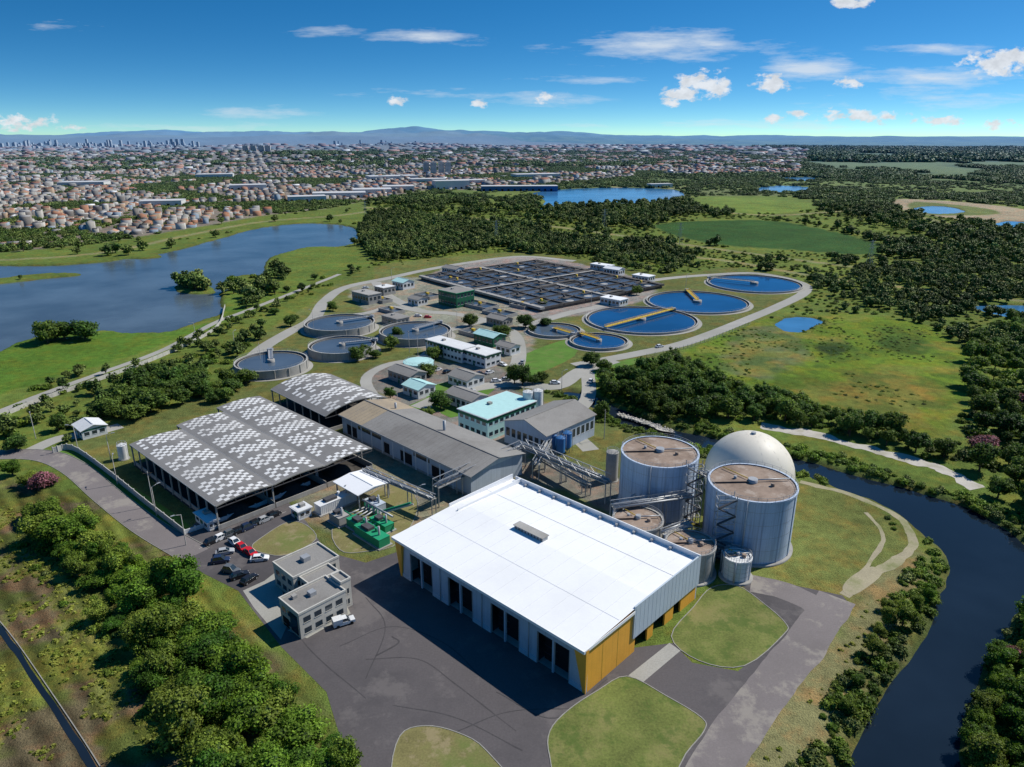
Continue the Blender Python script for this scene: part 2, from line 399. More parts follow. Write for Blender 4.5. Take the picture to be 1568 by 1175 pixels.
paints=[
 (P_([(-300,760),(60,740),(200,800),(300,880),(380,950),(460,1060),(560,1200),(500,1400),(-300,1400)]),(.125,.150,.036),6),
 (CITY,(.18,.17,.14),10),
 (P_([(-200,520),(0,522),(150,508),(240,510),(330,492),(345,470),(400,470),(330,500),(250,528),(150,560),(0,605),(-200,660)]),(.085,.165,.022),4),
 (P_([(412,396),(470,380),(530,380),(560,398),(545,412),(480,430),(430,460),(400,470),(350,470),(345,445),(400,432)]),(.11,.175,.03),4),
 (P_([(560,345),(545,380),(560,410),(700,395),(800,388),(760,372),(640,350)]),(.11,.16,.03),8),
 (MARSH,(.125,.200,.020),5),
 (P_([(1110,560),(1130,510),(1190,500),(1230,520),(1220,560),(1160,580)]),(.13,.165,.065),8),
 (P_([(1250,528),(1285,522),(1300,535),(1280,545),(1255,540)]),(.03,.06,.015),4),
 (P_([(1230,600),(1340,570),(1440,600),(1400,655),(1320,640)]),(.18,.17,.035),14),
 (P_([(1340,525),(1380,515),(1430,530),(1400,545)]),(.05,.10,.015),4),
 (P_([(1000,345),(1100,338),(1200,340),(1340,372),(1330,390),(1200,382),(1080,372)]),(.032,.085,.020),8),
 (P_([(1080,300),(1200,302),(1250,318),(1150,328),(1060,314)]),(.13,.20,.035),10),
 (P_([(1380,305),(1500,312),(1620,330),(1620,350),(1500,340),(1400,326),(1370,315)]),(.33,.29,.19),5),
 (P_([(1400,309),(1500,318),(1530,328),(1440,330),(1395,322)]),(.13,.17,.05),5),
 (P_([(1040,292),(1330,285),(1360,300),(1200,300),(1060,300)]),(.13,.17,.06),8),
 (PLANT,(.125,.150,.045),3),
 (P_([(640,430),(800,392),(1010,438),(830,490)]),(.26,.25,.23),3),
 (P_([(540,440),(640,425),(800,480),(790,560),(650,540),(560,480)]),(.23,.235,.18),4),
 (P_([(570,560),(760,560),(800,600),(860,640),(800,700),(600,620)]),(.22,.215,.19),4),
 (P_([(440,720),(640,640),(800,720),(680,790),(620,830),(500,810)]),(.22,.21,.14),3),
 (P_([(640,770),(800,700),(1080,780),(1090,860),(1000,820),(800,730)]),(.17,.16,.13),3),
 (P_([(1060,770),(1230,735),(1330,770),(1392,830),(1350,890),(1270,915),(1130,900),(1075,850)]),(.15,.175,.048),3),
 (P_([(1300,915),(1395,850),(1430,900),(1380,980),(1300,1080),(1230,1200),(1100,1300),(1060,1300),(1180,1060),(1260,980)]),(.21,.20,.09),5),
]
def landcolor(P,wd):
    N=len(P); x,y=P[:,0],P[:,1]; d=np.hypot(x,y)
    n=fbm(x/60,y/60,21); n2=fbm(x/8,y/8,31); nb=fbm(x/260,y/260,41)
    base=np.stack([.085+.06*n,.135+.06*n,.028+.01*n],1)
    base*=(0.7+.6*nb)[:,None]
    C=base
    nn=(n2-.5)*2
    for poly,col,soft in paints:
        s=sdist(P,poly,60 if len(poly)<80 else 40)+nn*soft
        k=sstep(soft*.6,-soft*.6,s)[:,None]
        C=C*(1-k)+np.array(col)*k*(.75+.5*n)[:,None]
    k=sstep(2,-4,sdist(P,MARSH,30))
    mk=sstep(.50,.62,fbm(x/13,y/13,101))*k*.6; C=C*(1-mk[:,None])+np.array([.055,.105,.018])*mk[:,None]
    mk=sstep(.54,.66,fbm(x/22,y/17,102))*k*.6; C=C*(1-mk[:,None])+np.array([.20,.21,.045])*mk[:,None]
    # rough farmland: crop rows, bare earth and yellow tussocks
    s=sdist(P,paints[0][0],40); k=sstep(3,-3,s)
    row=.5+.5*np.sin((x*.72+y*.69)*1.5+n2*5)
    br=sstep(.44,.56,fbm(x/16,y/9,77))*k
    yl=sstep(.46,.60,fbm(x/7,y/10,78))*k
    C=C*(1-.8*br[:,None])+np.array([.17,.125,.08])*.8*br[:,None]
    C=C*(1-.65*yl[:,None])+np.array([.21,.25,.045])*.65*yl[:,None]
    C=C*(1-(.50*k*row)[:,None])
    ms=(np.degrees(np.arctan2(x,y))<-11)&(d<1500)&(d>520)
    C=np.where(ms[:,None]&(sdist(P,CITY,60)>-2)[:,None]&(wd>0)[:,None],C*.35+np.array([.11,.165,.035])*.65,C)
    for t in tracks:
        s=ldist(P,t,25); w=2.2+d*.0035
        k=sstep(w+1.5,w-1.5,s)[:,None]; C=C*(1-k*.8)+np.array([.24,.24,.12])*k*.8
    k=sstep(3.0,.5,wd)[:,None]*.6
    C=C*(1-k)+np.array([.06,.065,.03])*k
    f=sstep(1500,2600,d)*(1-sstep(30,-30,sdist(P,CITY,60)))
    m=sstep(.46,.58,fbm(x/240,y/240*.6,55))
    far=np.array([.040,.070,.022])*(1-m[:,None])+np.array([.12,.17,.05])*m[:,None]
    C=C*(1-f[:,None])+far*f[:,None]
    return np.clip(C,0,1)

def build_ground():
    rows=[1,4,10,20]+list(np.exp(np.arange(math.log(32),math.log(1600),.0070)))
    rows+=list(np.exp(np.arange(math.log(1612),math.log(70000),.018)))
    rows=np.array(rows)
    a1=np.linspace(-44,44,640); a2=np.linspace(44,316,70)[1:-1]
    ang=np.radians(np.concatenate([a1,a2]))
    R,A=np.meshgrid(rows,ang,indexing='ij')
    X=(R*np.sin(A)).ravel(); Y=(R*np.cos(A)).ravel()
    P=np.stack([X,Y],1)
    wd=waterdist(P)
    Z=hgt(X,Y)-2.6*sstep(2.5,-3.5,wd)
    C=landcolor(P,wd)
    nr,na=len(rows),len(ang)
    i=np.arange(nr-1)[:,None]*na; j=np.arange(na)[None,:]; j2=(j+1)%na
    q=np.stack([i+j,i+na+j,i+na+j2,i+j2],-1)[...,::-1].reshape(-1,4)
    me=np_mesh('ground',np.stack([X,Y,Z],1),q.ravel(),np.full(len(q),4),True)
    at=me.attributes.new('Col','FLOAT_COLOR','POINT')
    at.data.foreach_set('color',np.concatenate([C,np.ones((len(C),1))],1).astype(np.float32).ravel())
    me.materials.append(attr_mat('ground_cover','Col',.52,bump=.8,veg=True))
    link(bpy.data.objects.new('ground',me))
build_ground()
def wrect(name,P,mt,z):
    lo=P.min(0)-15;hi=P.max(0)+15
    sheet(name,[(lo[0],lo[1]),(hi[0],lo[1]),(hi[0],hi[1]),(lo[0],hi[1])],mt,z,False,True)
wrect('lake_water',LAKE,W_lake,-1.0)
wrect('river_water',RIVER,W_river,-1.04)
for i,p in enumerate(PONDS): wrect('pond_water',p,W_pond,-.9+.003*i)

# ---------------------------------------------------------------- sheets, roads
_,YP=sheet('asphalt_yard',[(262,838),(300,800),(440,768),(470,800),(500,845),(560,862),(618,842),(760,900),(905,1000),(1030,985),(1060,1015),(1130,1028),(1205,968),(1205,955),(1130,892),(1160,885),(1290,912),(1304,930),(1250,990),(1190,1060),(1150,1120),(1090,1240),(1060,1330),(600,1330),(560,1200),(522,1130),(515,1110),(500,1060),(430,990),(365,905),(295,870)],M_asph,.02,False)
_,RR=ribbon('asphalt_road',[(1282,915),(1262,945),(1222,1000),(1165,1070),(1110,1150),(1060,1260)],8.2,M_road,.035,wob=.5)
_,RR2=ribbon('asphalt_road',[(1150,893),(1195,903),(1240,922),(1262,940)],7,M_road,.030,wob=.4)
_,E1=ribbon('entrance_road',[(-120,697),(-30,697),(60,697),(112,716),(165,760),(225,806),(300,850)],7.2,M_road,.03)
kerb(offs(E1,3.8),False);kerb(offs(E1,-3.8),False)
for k_,(pts,w_) in enumerate((([(520,990),(600,960),(680,985),(740,1040)],.25),([(560,1010),(640,1010),(700,1050),(790,1120)],.22),([(600,1080),(700,1100),(800,1150)],.22),([(330,855),(420,910),(470,990),(560,1070)],.25),([(560,1040),(590,960),(560,915)],.2),([(760,1060),(850,1100),(930,1040)],.25),([(700,1120),(780,1090),(880,1085)],.22),([(575,1005),(610,985),(600,975)],.35))):
    ribbon('tyre_marks',pts,w_,M_skid,.0245+.0005*k_,keep=False,wob=.1)
ribbon('gate_road',[(40,694),(90,672),(140,664),(185,652)],6,M_pave,.026)
ribbon('perimeter_track',[(-120,675),(0,630),(60,606),(150,573),(250,536),(330,494),(380,475),(470,440),(520,420)],4,M_pave,.03,wob=.3)
ribbon('plant_road',[(365,572),(400,535),(440,510),(480,488),(497,462),(530,440),(600,425),(650,414),(720,402),(800,393),(880,400)],8,M_pave,.03)
ribbon('plant_road',[(880,560),(985,540),(1040,528),(1090,511),(1140,491),(1190,470),(1232,448),(1225,433),(1160,419),(1090,421),(1010,428),(960,440),(930,465),(870,480),(800,500)],7.5,M_pave,.034)
ribbon('plant_road',[(640,625),(700,600),(780,588),(850,592),(890,568),(940,552)],8,M_pave,.038)
ribbon('plant_road',[(780,590),(795,545),(785,510),(740,490),(690,480),(640,475),(590,450),(575,432)],7,M_pave,.042)
ribbon('plant_road',[(470,490),(560,480),(600,470),(650,478)],6,M_pave,.046)
ribbon('plant_road',[(600,640),(560,585),(590,560),(650,545),(680,510),(740,492)],5,M_pave,.05)
ribbon('service_road',[(900,570),(900,610),(870,650),(905,690)],6,M_pave,.031)
ribbon('sandy_track',[(1292,912),(1335,880),(1383,850),(1398,824),(1372,790),(1300,757),(1225,738)],2.6,M_sand,.028,wob=1.1)
ribbon('sandy_track',[(1300,898),(1340,852),(1352,818),(1325,785)],1.0,M_sand,.0325,wob=.6)
ribbon('sandy_river_bank',[(1165,652),(1210,659),(1260,669),(1330,687),(1400,706),(1450,724),(1500,748)],5.5,M_gravel,.03,wob=2.6)
sheet('bare_earth',[(1290,900),(1305,882),(1335,868),(1350,880),(1320,905),(1300,912)],M_sand,.041)
def lawn(px,m=M_lawn,k=True,z=.05,smooth=True,name='lawn'):
    _,P=sheet(name,px,m,z,smooth)
    if k: kerb(P)
    return P
lawn([(842,1120),(870,1088),(915,1058),(960,1036),(1020,1066),(1075,1100),(1078,1120),(1050,1155),(1000,1230),(870,1230),(842,1160)],M_lawn)
lawn([(1028,975),(1062,930),(1090,900),(1130,898),(1170,925),(1203,955),(1200,972),(1140,1020),(1070,1012)],M_lawn)
lawn([(612,1128),(650,1112),(700,1122),(745,1150),(790,1230),(640,1290),(600,1200)],M_lawnb)
lawn([(400,824),(440,800),(468,804),(484,826),(440,850),(405,848),(386,838)],M_lawnb,z=.055)
lawn([(515,800),(600,740),(640,770),(612,830),(560,845),(520,842)],M_lawnb,z=.05)
lawn([(85,690),(112,683),(150,712),(230,762),(290,805),(270,812),(200,768),(140,722)],M_lawng,False,.022)
lawn([(800,580),(880,545),(870,520),(800,545),(792,565)],M_lawng,False,.022)
lawn([(590,640),(680,600),(700,615),(640,640)],M_lawng,False,.022)
lawn([(650,600),(690,585),(715,600),(760,590),(740,610),(690,640)],M_lawng,False,.0205)
lawn([(1060,560),(985,548),(930,560),(905,575),(960,590)],M_lawng,False,.0205)
sheet('light_paving',[(372,905),(405,890),(428,872),(432,900),(440,958),(430,980),(388,930)],M_pave,.062,False)
sheet('light_paving',[(440,966),(532,930),(537,940),(470,978)],M_pave,.064,False)
ribbon('creek_gravel',[(946,634),(965,639),(985,646),(1005,654),(1030,661)],2.2,M_gravel,.043,wob=1.3)
sheet('loading_ramp',[(962,1035),(1025,985),(1042,997),(985,1045)],M_pave,.066,False)
_,CAN=ribbon('drainage_canal_water',[(-60,900),(0,965),(60,1050),(150,1190),(200,1300)],1.1,W_river,.03,wob=.35)
cb=B()
Q=offs(CAN,.95)
for a,b_ in zip(Q[:-1],Q[1:]): cb.beam((*a,.08),(*b_,.08),.16,M_kerb,.2)
cb.finish('drainage_canal_wall')
b=B()
r=random.Random(9)
for i in range(240):
    t=r.random(); x,y=G(946+t*86+r.uniform(-3,3),634+t*27+r.uniform(-3,3)); s=r.uniform(.12,.5); a=r.uniform(0,3)
    c,sn=math.cos(a)*s,math.sin(a)*s; h=s*r.uniform(.4,.8)
    p=[(x+c,y+sn),(x-sn,y+c*.8),(x-c*.9,y-sn),(x+sn,y-c)]
    b.face([(q[0]*.7+x*.3,q[1]*.7+y*.3,h) for q in p],M_gravel)
    for k in range(4):
        q,q2=p[k],p[(k+1)%4]; b.face([(*q,0),(*q2,0),(q2[0]*.7+x*.3,q2[1]*.7+y*.3,h),(q[0]*.7+x*.3,q[1]*.7+y*.3,h)],M_gravel)
b.finish('creek_rubble')

# ---------------------------------------------------------------- buildings
def windows(b,x0,x1,z0,z1,n,y,side,frame=M_wall):
    W=(x1-x0)/n
    for i in range(n):
        a=x0+W*i+W*.18; c=x0+W*(i+1)-W*.18
        ys=sorted((y-side*.05,y+side*.03)); b.box(a,c,ys[0],ys[1],z0,z1,M_glass)
        ys=sorted((y-side*.05,y+side*.09)); b.box(a-.08,c+.08,ys[0],ys[1],z0-.12,z0-.003,frame)
def windows_x(b,y0,y1,z0,z1,n,x,side,frame=M_wall):
    W=(y1-y0)/n
    for i in range(n):
        a=y0+W*i+W*.18; c=y0+W*(i+1)-W*.18
        xs=sorted((x-side*.05,x+side*.03)); b.box(xs[0],xs[1],a,c,z0,z1,M_glass)
        xs=sorted((x-side*.05,x+side*.09)); b.box(xs[0],xs[1],a-.08,c+.08,z0-.12,z0-.003,frame)

def main_hall():
    L,W,H=56.0,40.4,10.6
    b=B((-26.6,146.8),GA)
    b.box(0,.4,.4,W,0,H,M_wall); b.box(0,L,W,W+.4,0,H+.9,M_wallblue)
    doors=[(3.6,11.6),(17,25),(30.5,38.8),(43.6,52)]
    xs=0
    for d0,d1 in doors:
        b.box(xs,d0,0,.4,0,H,M_wallblue); b.box(d0,d1,0,.4,7.6,H,M_wallblue)
        b.box(d0+.4,d1-.4,2.0,2.1,0,7.6,M_dark)
        xm=(d0+d1)/2; b.box(xm-.2,xm+.2,-.05,.45,0,7.6,M_wallblue)
        b.box(d0,d0+.15,-.08,.35,0,7.6,M_steel); b.box(d1-.15,d1,-.08,.35,0,7.6,M_steel)
        for z in (1.8,3.6,5.4): b.box(d0+.2,xm-.3,1.8,1.86,z,z+.08,M_dsteel)
        b.box(d0,d1,.4,2.4,0,.05,M_conc)
        xs=d1
    b.box(xs,L,0,.4,0,H,M_wallblue)
    b.box(0,3.6,-.12,-.003,0,1.0,M_clad)
    for a,c in ((11.6,17),(25,30.5),(38.8,43.6),(52,56)): b.box(a,c,-.12,-.003,0,1.0,M_clad)
    x=0
    while x<L:
        b.box(x,x+.14,-.06,-.002,7.9,H,M_clad); x+=3.5
    for x0,x1,xb in ((-1.0,1.6,.2),(L-2.6,L+.5,L-.2)):
        yy=-.9
        b.face([(xb-.3,-.25,0),(xb+.3,-.25,0),(x1,yy,H-.1),(x0,yy,H-.1)],M_orange)
        b.face([(xb+.3,-.25,0),(xb+.3,.0,0),(x1,0,H-.1),(x1,yy,H-.1)],M_orange)
        b.face([(xb-.3,0,0),(xb-.3,-.25,0),(x0,yy,H-.1),(x0,0,H-.1)],M_orange)
    b.box(L-.4,L,.4,15,0,H,M_orange)
    b.box(L-.4,L,15,W,4.4,H,M_clad)
    for y0,y1 in ((16.2,20.8),(23,27.6),(31,34)):
        b.box(L-2,L-1.9,y0-.4,y1+.4,0,4.4,M_dark)
    ys=15
    for y0,y1 in ((16.2,20.8),(23,27.6),(31,34)):
        b.box(L-.4,L-.003,ys,y0,0,4.4,M_orange); b.box(L-.4,L-.003,y0,y1,3.8,4.4,M_orange); ys=y1
    b.box(L-.4,L-.003,ys,W,0,4.4,M_orange)
    b.box(L,L+.35,15,W+.5,3.9,H+1.0,M_clad)
    y=15.5
    while y<W:
        b.box(L+.35,L+.37,y,y+.06,3.9,H+.95,M_cladr); y+=1.5
    for y in (5,10): b.box(L,L+.03,y,y+.06,0,H-.2,M_yel)
    o=1.3; ym=W/2; z0,z1=H,H+.9
    n=28
    for i in range(n):
        xa=-o+(L+o+.3)*i/n; xb=-o+(L+o+.3)*(i+1)/n
        b.face([(xa,-o,z0),(xb,-o,z0),(xb,ym,z1),(xa,ym,z1)],M_white)
        b.face([(xa,ym,z1),(xb,ym,z1),(xb,W,z0),(xa,W,z0)],M_white)
        if i%2==0:
            b.beam((xa,-o,z0+.01),(xa,ym,z1+.01),.06,M_seam,.06); b.beam((xa,ym,z1+.01),(xa,W,z0+.01),.06,M_seam,.06)
    b.beam((-o,W*.25,z0+.48),(L,W*.25,z0+.48),.06,M_seam,.08); b.beam((-o,W*.75,z0+.48),(L,W*.75,z0+.48),.06,M_seam,.08)
    b.box(-o,L+.3,-o-.15,-o,z0-.55,z0+.08,M_white)
    b.box(-o-.12,-o,-o,W,z0-.55,z0+.08,M_white); b.box(L+.3,L+.42,-o-.1,15,z0-.55,z0+.1,M_white)
    b.box(0,L,-o,0,z0-.56,z0-.5,M_wall)
    b.box(-.2,L+.35,W-.25,W-.003,z0-.3,z0+1.3,M_white); b.box(-1.6,-1.35,17,W,z0-.6,z0+1.5,M_white)
    b.box(1.6,1.9,17,W-.3,z0,z0+1.35,M_white)
    b.box(18,27,20.5,22.3,z1-.3,z1+.9,M_steel); b.box(17.8,27.2,20.2,22.6,z1+.9,z1+1.05,M_conc)
    for i in range(9): b.box(18.4+i,18.7+i,20.44,22.36,z1+.1,z1+.8,M_dsteel)
    for i in range(10):
        b.box(4+i*5,4.6+i*5,W-1.2,W-.6,z0+.0,z0+.7,M_steel)
    for x in (14.5,28,41.5): b.pipe((x,-.2,0),(x,-.2,H-.6),.09,M_steel,8)
    b.finish('main_processing_hall')
main_hall()

def vault(b,x0,x1,y0,y1,z,rise,nx,ny,chk):
    f=lambda t:z+rise*(1-(2*t-1)**2)
    for j in range(ny):
        t0=j/ny;t1=(j+1)/ny
        for i in range(nx):
            xa=x0+(x1-x0)*i/nx; xb=x0+(x1-x0)*(i+1)/nx
            mt=M_chkw if chk(i,j) else M_chkd
            b.face([(xa,y0+(y1-y0)*t0,f(t0)),(xb,y0+(y1-y0)*t0,f(t0)),(xb,y0+(y1-y0)*t1,f(t1)),(xa,y0+(y1-y0)*t1,f(t1))],mt)
            b.face([(xa,y0+(y1-y0)*t1,f(t1)-.2),(xb,y0+(y1-y0)*t1,f(t1)-.2),(xb,y0+(y1-y0)*t0,f(t0)-.2),(xa,y0+(y1-y0)*t0,f(t0)-.2)],M_dsteel)
    for xx,s_ in ((x0,-1),(x1,1)):
        for j in range(ny):
            t0=j/ny;t1=(j+1)/ny
            b.beam((xx+.06*s_,y0+(y1-y0)*t0,f(t0)-.15),(xx+.06*s_,y0+(y1-y0)*t1,f(t1)-.15),.12,M_kerb,.35)
            yy=y0+(y1-y0)*t0
            if j%2==0: b.beam((xx,yy,z-.8),(xx,yy,f(t0)-.2),.12,M_dsteel)
        b.beam((xx,y0,z-.9),(xx,y1,z-.9),.2,M_dsteel)
def checker_shed(o,rot,bays,h,name,rise=.7,seed=1):
    b=B(o,rot); rr=random.Random(seed)
    for k,(x0,x1,y0,y1) in enumerate(bays):
        nx=int((x1-x0)/1.35); ny=12
        def chk(i,j):
            return (i%8)<6 and (i+j)%2==0 and j not in (0,11) and rr.random()<.90
        vault(b,x0,x1,y0+.1,y1-.1,h,rise,nx,ny,chk)
        for x in np.arange(x0+.5,x1,5.8):
            for y in (y0+.3,y1-.3): b.box(x-.18,x+.18,y-.18,y+.18,0,h,M_conc)
            b.beam((x,y0+.3,h-.2),(x,y1-.3,h-.2),.15,M_dsteel,.4)
        b.box(x0,x1,y0-.06,y0+.06,h-.25,h+.02,M_steel)
        b.box(x0,x1,y0,y1-.01,.02,.08,M_sludge)
        for i in range(5):
            cx=x0+(x1-x0)*(i+.5)/5; cy=(y0+y1)/2
            b.cyl(cx,cy,.08,2.2,5,M_sludge,14,1.0)
        b.box(x0,x1,y1-.5,y1-.3,0,2.2,M_conc)
        b.box(x1-.25,x1,y0,y1-.5,0,1.5,M_conc)
    x0,x1,y0,y1=bays[0]; b.box(x0,x1,y0+.5,y0+.7,0,1.4,M_conc)
    b.finish(name)
checker_shed((-122,207.5),math.radians(-42.9),[(0,59,0,17),(-5,59,17,34),(-11,59,34,51)],7.4,'checker_roof_shed')
checker_shed((-94.6,262),math.radians(-45),[(0,40,0,27)],6.6,'checker_roof_shed',2.6,2)

def long_warehouse():
    b=B((-60.3,233.8),math.radians(-44.7)); L,W,H=68,21.5,7.2
    b.box(0,L,0,W,0,H,M_wallblue)
    ym=W/2; z1=H+2.2; ov=.7; sl=2.2/ym
    n=34
    for i in range(n):
        xa=-1+(L+2)*i/n; xb=-1+(L+2)*(i+1)/n; mt=M_fibrotan if i<7 else M_fibro
        b.face([(xa,-ov,H-ov*sl+.15),(xb,-ov,H-ov*sl+.15),(xb,ym,z1+.15),(xa,ym,z1+.15)],mt)
        b.face([(xa,ym,z1+.15),(xb,ym,z1+.15),(xb,W+ov,H-ov*sl+.15),(xa,W+ov,H-ov*sl+.15)],mt)
        b.beam((xa,-ov,H-ov*sl+.17),(xa,ym,z1+.17),.06,M_fibro,.04)
    b.box(-1,L+1,ym-.25,ym+.25,z1+.1,z1+.3,M_fibro)
    b.face([(L+.01,0,H),(L+.01,W,H),(L+.01,ym,z1)],M_wall); b.face([(-.01,0,H),(-.01,ym,z1),(-.01,W,H)],M_wall)
    b.box(-1,L+1,-ov-.15,-ov,H-.5,H-.02,M_steel)
    for x0,x1 in ((3,9),(25,28),(34,40),(50,56)): b.box(x0,x1,-.06,.02,0,4.5,M_dark); b.box(x0-.2,x1+.2,-.1,.02,4.5,4.8,M_steel)
    b.box(10,24,-.05,.02,4.6,5.9,M_glass); b.box(41,49,-.05,.02,4.6,5.9,M_glass)
    b.box(.5,L,-.08,.01,0,.8,M_conc)
    b.cyl(40,ym+3,z1-1,z1+3,.5,M_steel,12); b.cyl(12,ym+4,z1-1,z1+1.5,.4,M_steel,12)
    for x in range(6,66,6): b.box(x-.3,x+.3,-.12,0,0,H-.5,M_wall)
    b.finish('grey_roof_warehouse')
long_warehouse()

def house(name,u,v,w,d,h,roof=M_fibro,wall=M_wall,kind='flat',rot=GA,st=1,trim=None,stripe=None):
    c=G(u,v); b=B(c,rot)
    x0,x1,y0,y1=-w/2,w/2,-d/2,d/2
    b.box(x0,x1,y0,y1,0,h,wall)
    if kind=='flat':
        b.box(x0-.35,x1+.35,y0-.35,y1+.35,h,h+.3,trim or wall); b.box(x0-.05,x1+.05,y0-.05,y1+.05,h+.3,h+.36,roof)
        b.box(x0+w*.3,x0+w*.3+1.5,y0+d*.4,y0+d*.4+1.5,h+.36,h+1.2,M_conc)
    else: b.gable(x0,x1,y0,y1,h,h+min(w,d)*.16,roof,wall)
    for s in range(st):
        zb=h*(s+.38)/st; zt=h*(s+.75)/st
        n=max(2,int(w/2.6)); windows(b,x0+.3,x1-.3,zb,zt,n,y0,-1); 
        n=max(2,int(d/2.6)); windows_x(b,y0+.3,y1-.3,zb,zt,n,x1,1); windows_x(b,y0+.3,y1-.3,zb,zt,n,x0,-1)
    b.box(x0+w*.45,x0+w*.45+1.2,y0-.07,y0+.02,0,2.2,M_dgreen)
    if stripe:
        b.box(x0-.06,x1+.06,y0-.06,y1+.06,h*.84,h-.01,stripe)
    return b.finish(name)
house('office_building',690,545,26,9,6.5,M_wall,M_wall,'flat',st=2,stripe=M_dgreen)
house('office_building',738,556,15,10,6,M_wall,M_wall,'flat',st=2,stripe=M_dgreen)
house('operations_building',714,588,12,10,4,M_fibro,M_wall,'gable')
house('operations_building',715,620,15,9,4.5,M_fibro,M_wall,'gable')
house('operations_building',642,603,10,9,4,M_turq,M_wall,'gable')
house('operations_building',624,583,15,9,4.5,M_fibro,M_conc,'gable')
house('pump_house',750,526,14,9,5,M_turq,M_dgreen,'gable')
house('pump_house',778,540,10,7,4,M_fibro,M_wall,'gable')
house('green_blower_house',699,466,17,15,9,M_fibro,M_dgreen,'flat',st=2,trim=M_green)
house('pump_house',606,495,14,9,4,M_fibro,M_conc,'flat')
house('pump_house',765,497,13,8,4,M_fibro,M_conc,'gable')
house('screen_house',562,462,18,10,6,M_conc,M_conc,'flat')
house('screen_house',590,450,10,10,5,M_wall,M_conc,'flat')
house('substation_house',618,441,12,10,5,M_turq,M_wall,'gable')
house('substation_house',694,418,16,9,4,M_fibro,M_wall,'gable')
house('substation_house',640,466,10,8,4,M_fibro,M_wall,'gable')
house('white_annex',940,421,14,8,5,M_white,M_wall,'gable')
house('white_annex',922,413,18,8,4,M_white,M_wall,'flat')
house('white_annex',940,466,15,9,4,M_white,M_wall,'flat')
house('white_annex',985,430,14,9,4,M_white,M_wall,'flat')
house('guard_house',140,664,9,8,3.4,M_wall,M_wall,'gable',stripe=M_dgreen)
house('utility_kiosk',462,790,4,4,2.6,M_wall,M_wall,'flat')
house('utility_kiosk',318,803,8,3,2.5,M_white,M_wall,'flat')
house('turquoise_dewatering_building',762,652,15,25,8,M_turq,M_turq,'flat',st=2,stripe=M_dgreen,trim=M_wall)
house('grey_roof_building',842,672,26,19,8,M_fibro,M_wallblue,'gable',rot=GA+math.pi/2)

M_wallc=mat('render_cream',(.52,.50,.45),.85,.12,.4,5,streak=.2)
def two_storey_office():
    b=B((-48.4,144.0),math.radians(-43.6)); H=6.0
    def blk(x0,x1,y0,y1,h):
        b.box(x0,x1,y0,y1,0,h,M_wallc); b.box(x0+.3,x1-.3,y0+.3,y1-.3,h,h+.05,M_fibro)
        for a in ((x0-.1,x1+.1,y0-.1,y0+.2),(x0-.1,x1+.1,y1-.2,y1+.1)): b.box(*a,h,h+.5,M_wallc)
        for a in ((x0-.1,x0+.2,y0+.2,y1-.2),(x1-.2,x1+.1,y0+.2,y1-.2)): b.box(*a,h,h+.497,M_wallc)
        for z in (.9,3.6):
            if z+1.5>h: continue
            windows(b,x0+.5,x1-.5,z,z+1.3,max(2,int((x1-x0)/2.6)),y0,-1,M_wallc)
            windows_x(b,y0+.5,y1-.5,z,z+1.3,max(2,int((y1-y0)/2.6)),x1,1,M_wallc)
            windows_x(b,y0+.5,y1-.5,z,z+1.3,max(2,int((y1-y0)/2.6)),x0,-1,M_wallc)
    blk(-4.5,4.5,-6,6,H)
    blk(4.62,8.9,-4.5,3,H-.5)
    blk(9.02,17,-12,-.5,H)
    blk(11,15,-.3,2.2,H+.9)
    b.box(-1,.8,-1,.8,H+.05,H+1.2,M_steel); b.box(12,13.5,-7,-5.5,H+.05,H+1.0,M_steel); b.box(10.5,11.5,-10,-9,H+.05,H+.8,M_conc)
    b.box(5.5,7.5,-6.2,-4.7,2.6,2.75,M_conc); b.box(10,12.4,-12.09,-12,.2,2.5,M_dark)
    b.box(13.3,16.2,-12.12,-12.02,.6,5.2,M_glass)
    return b.finish('two_storey_office')
two_storey_office()

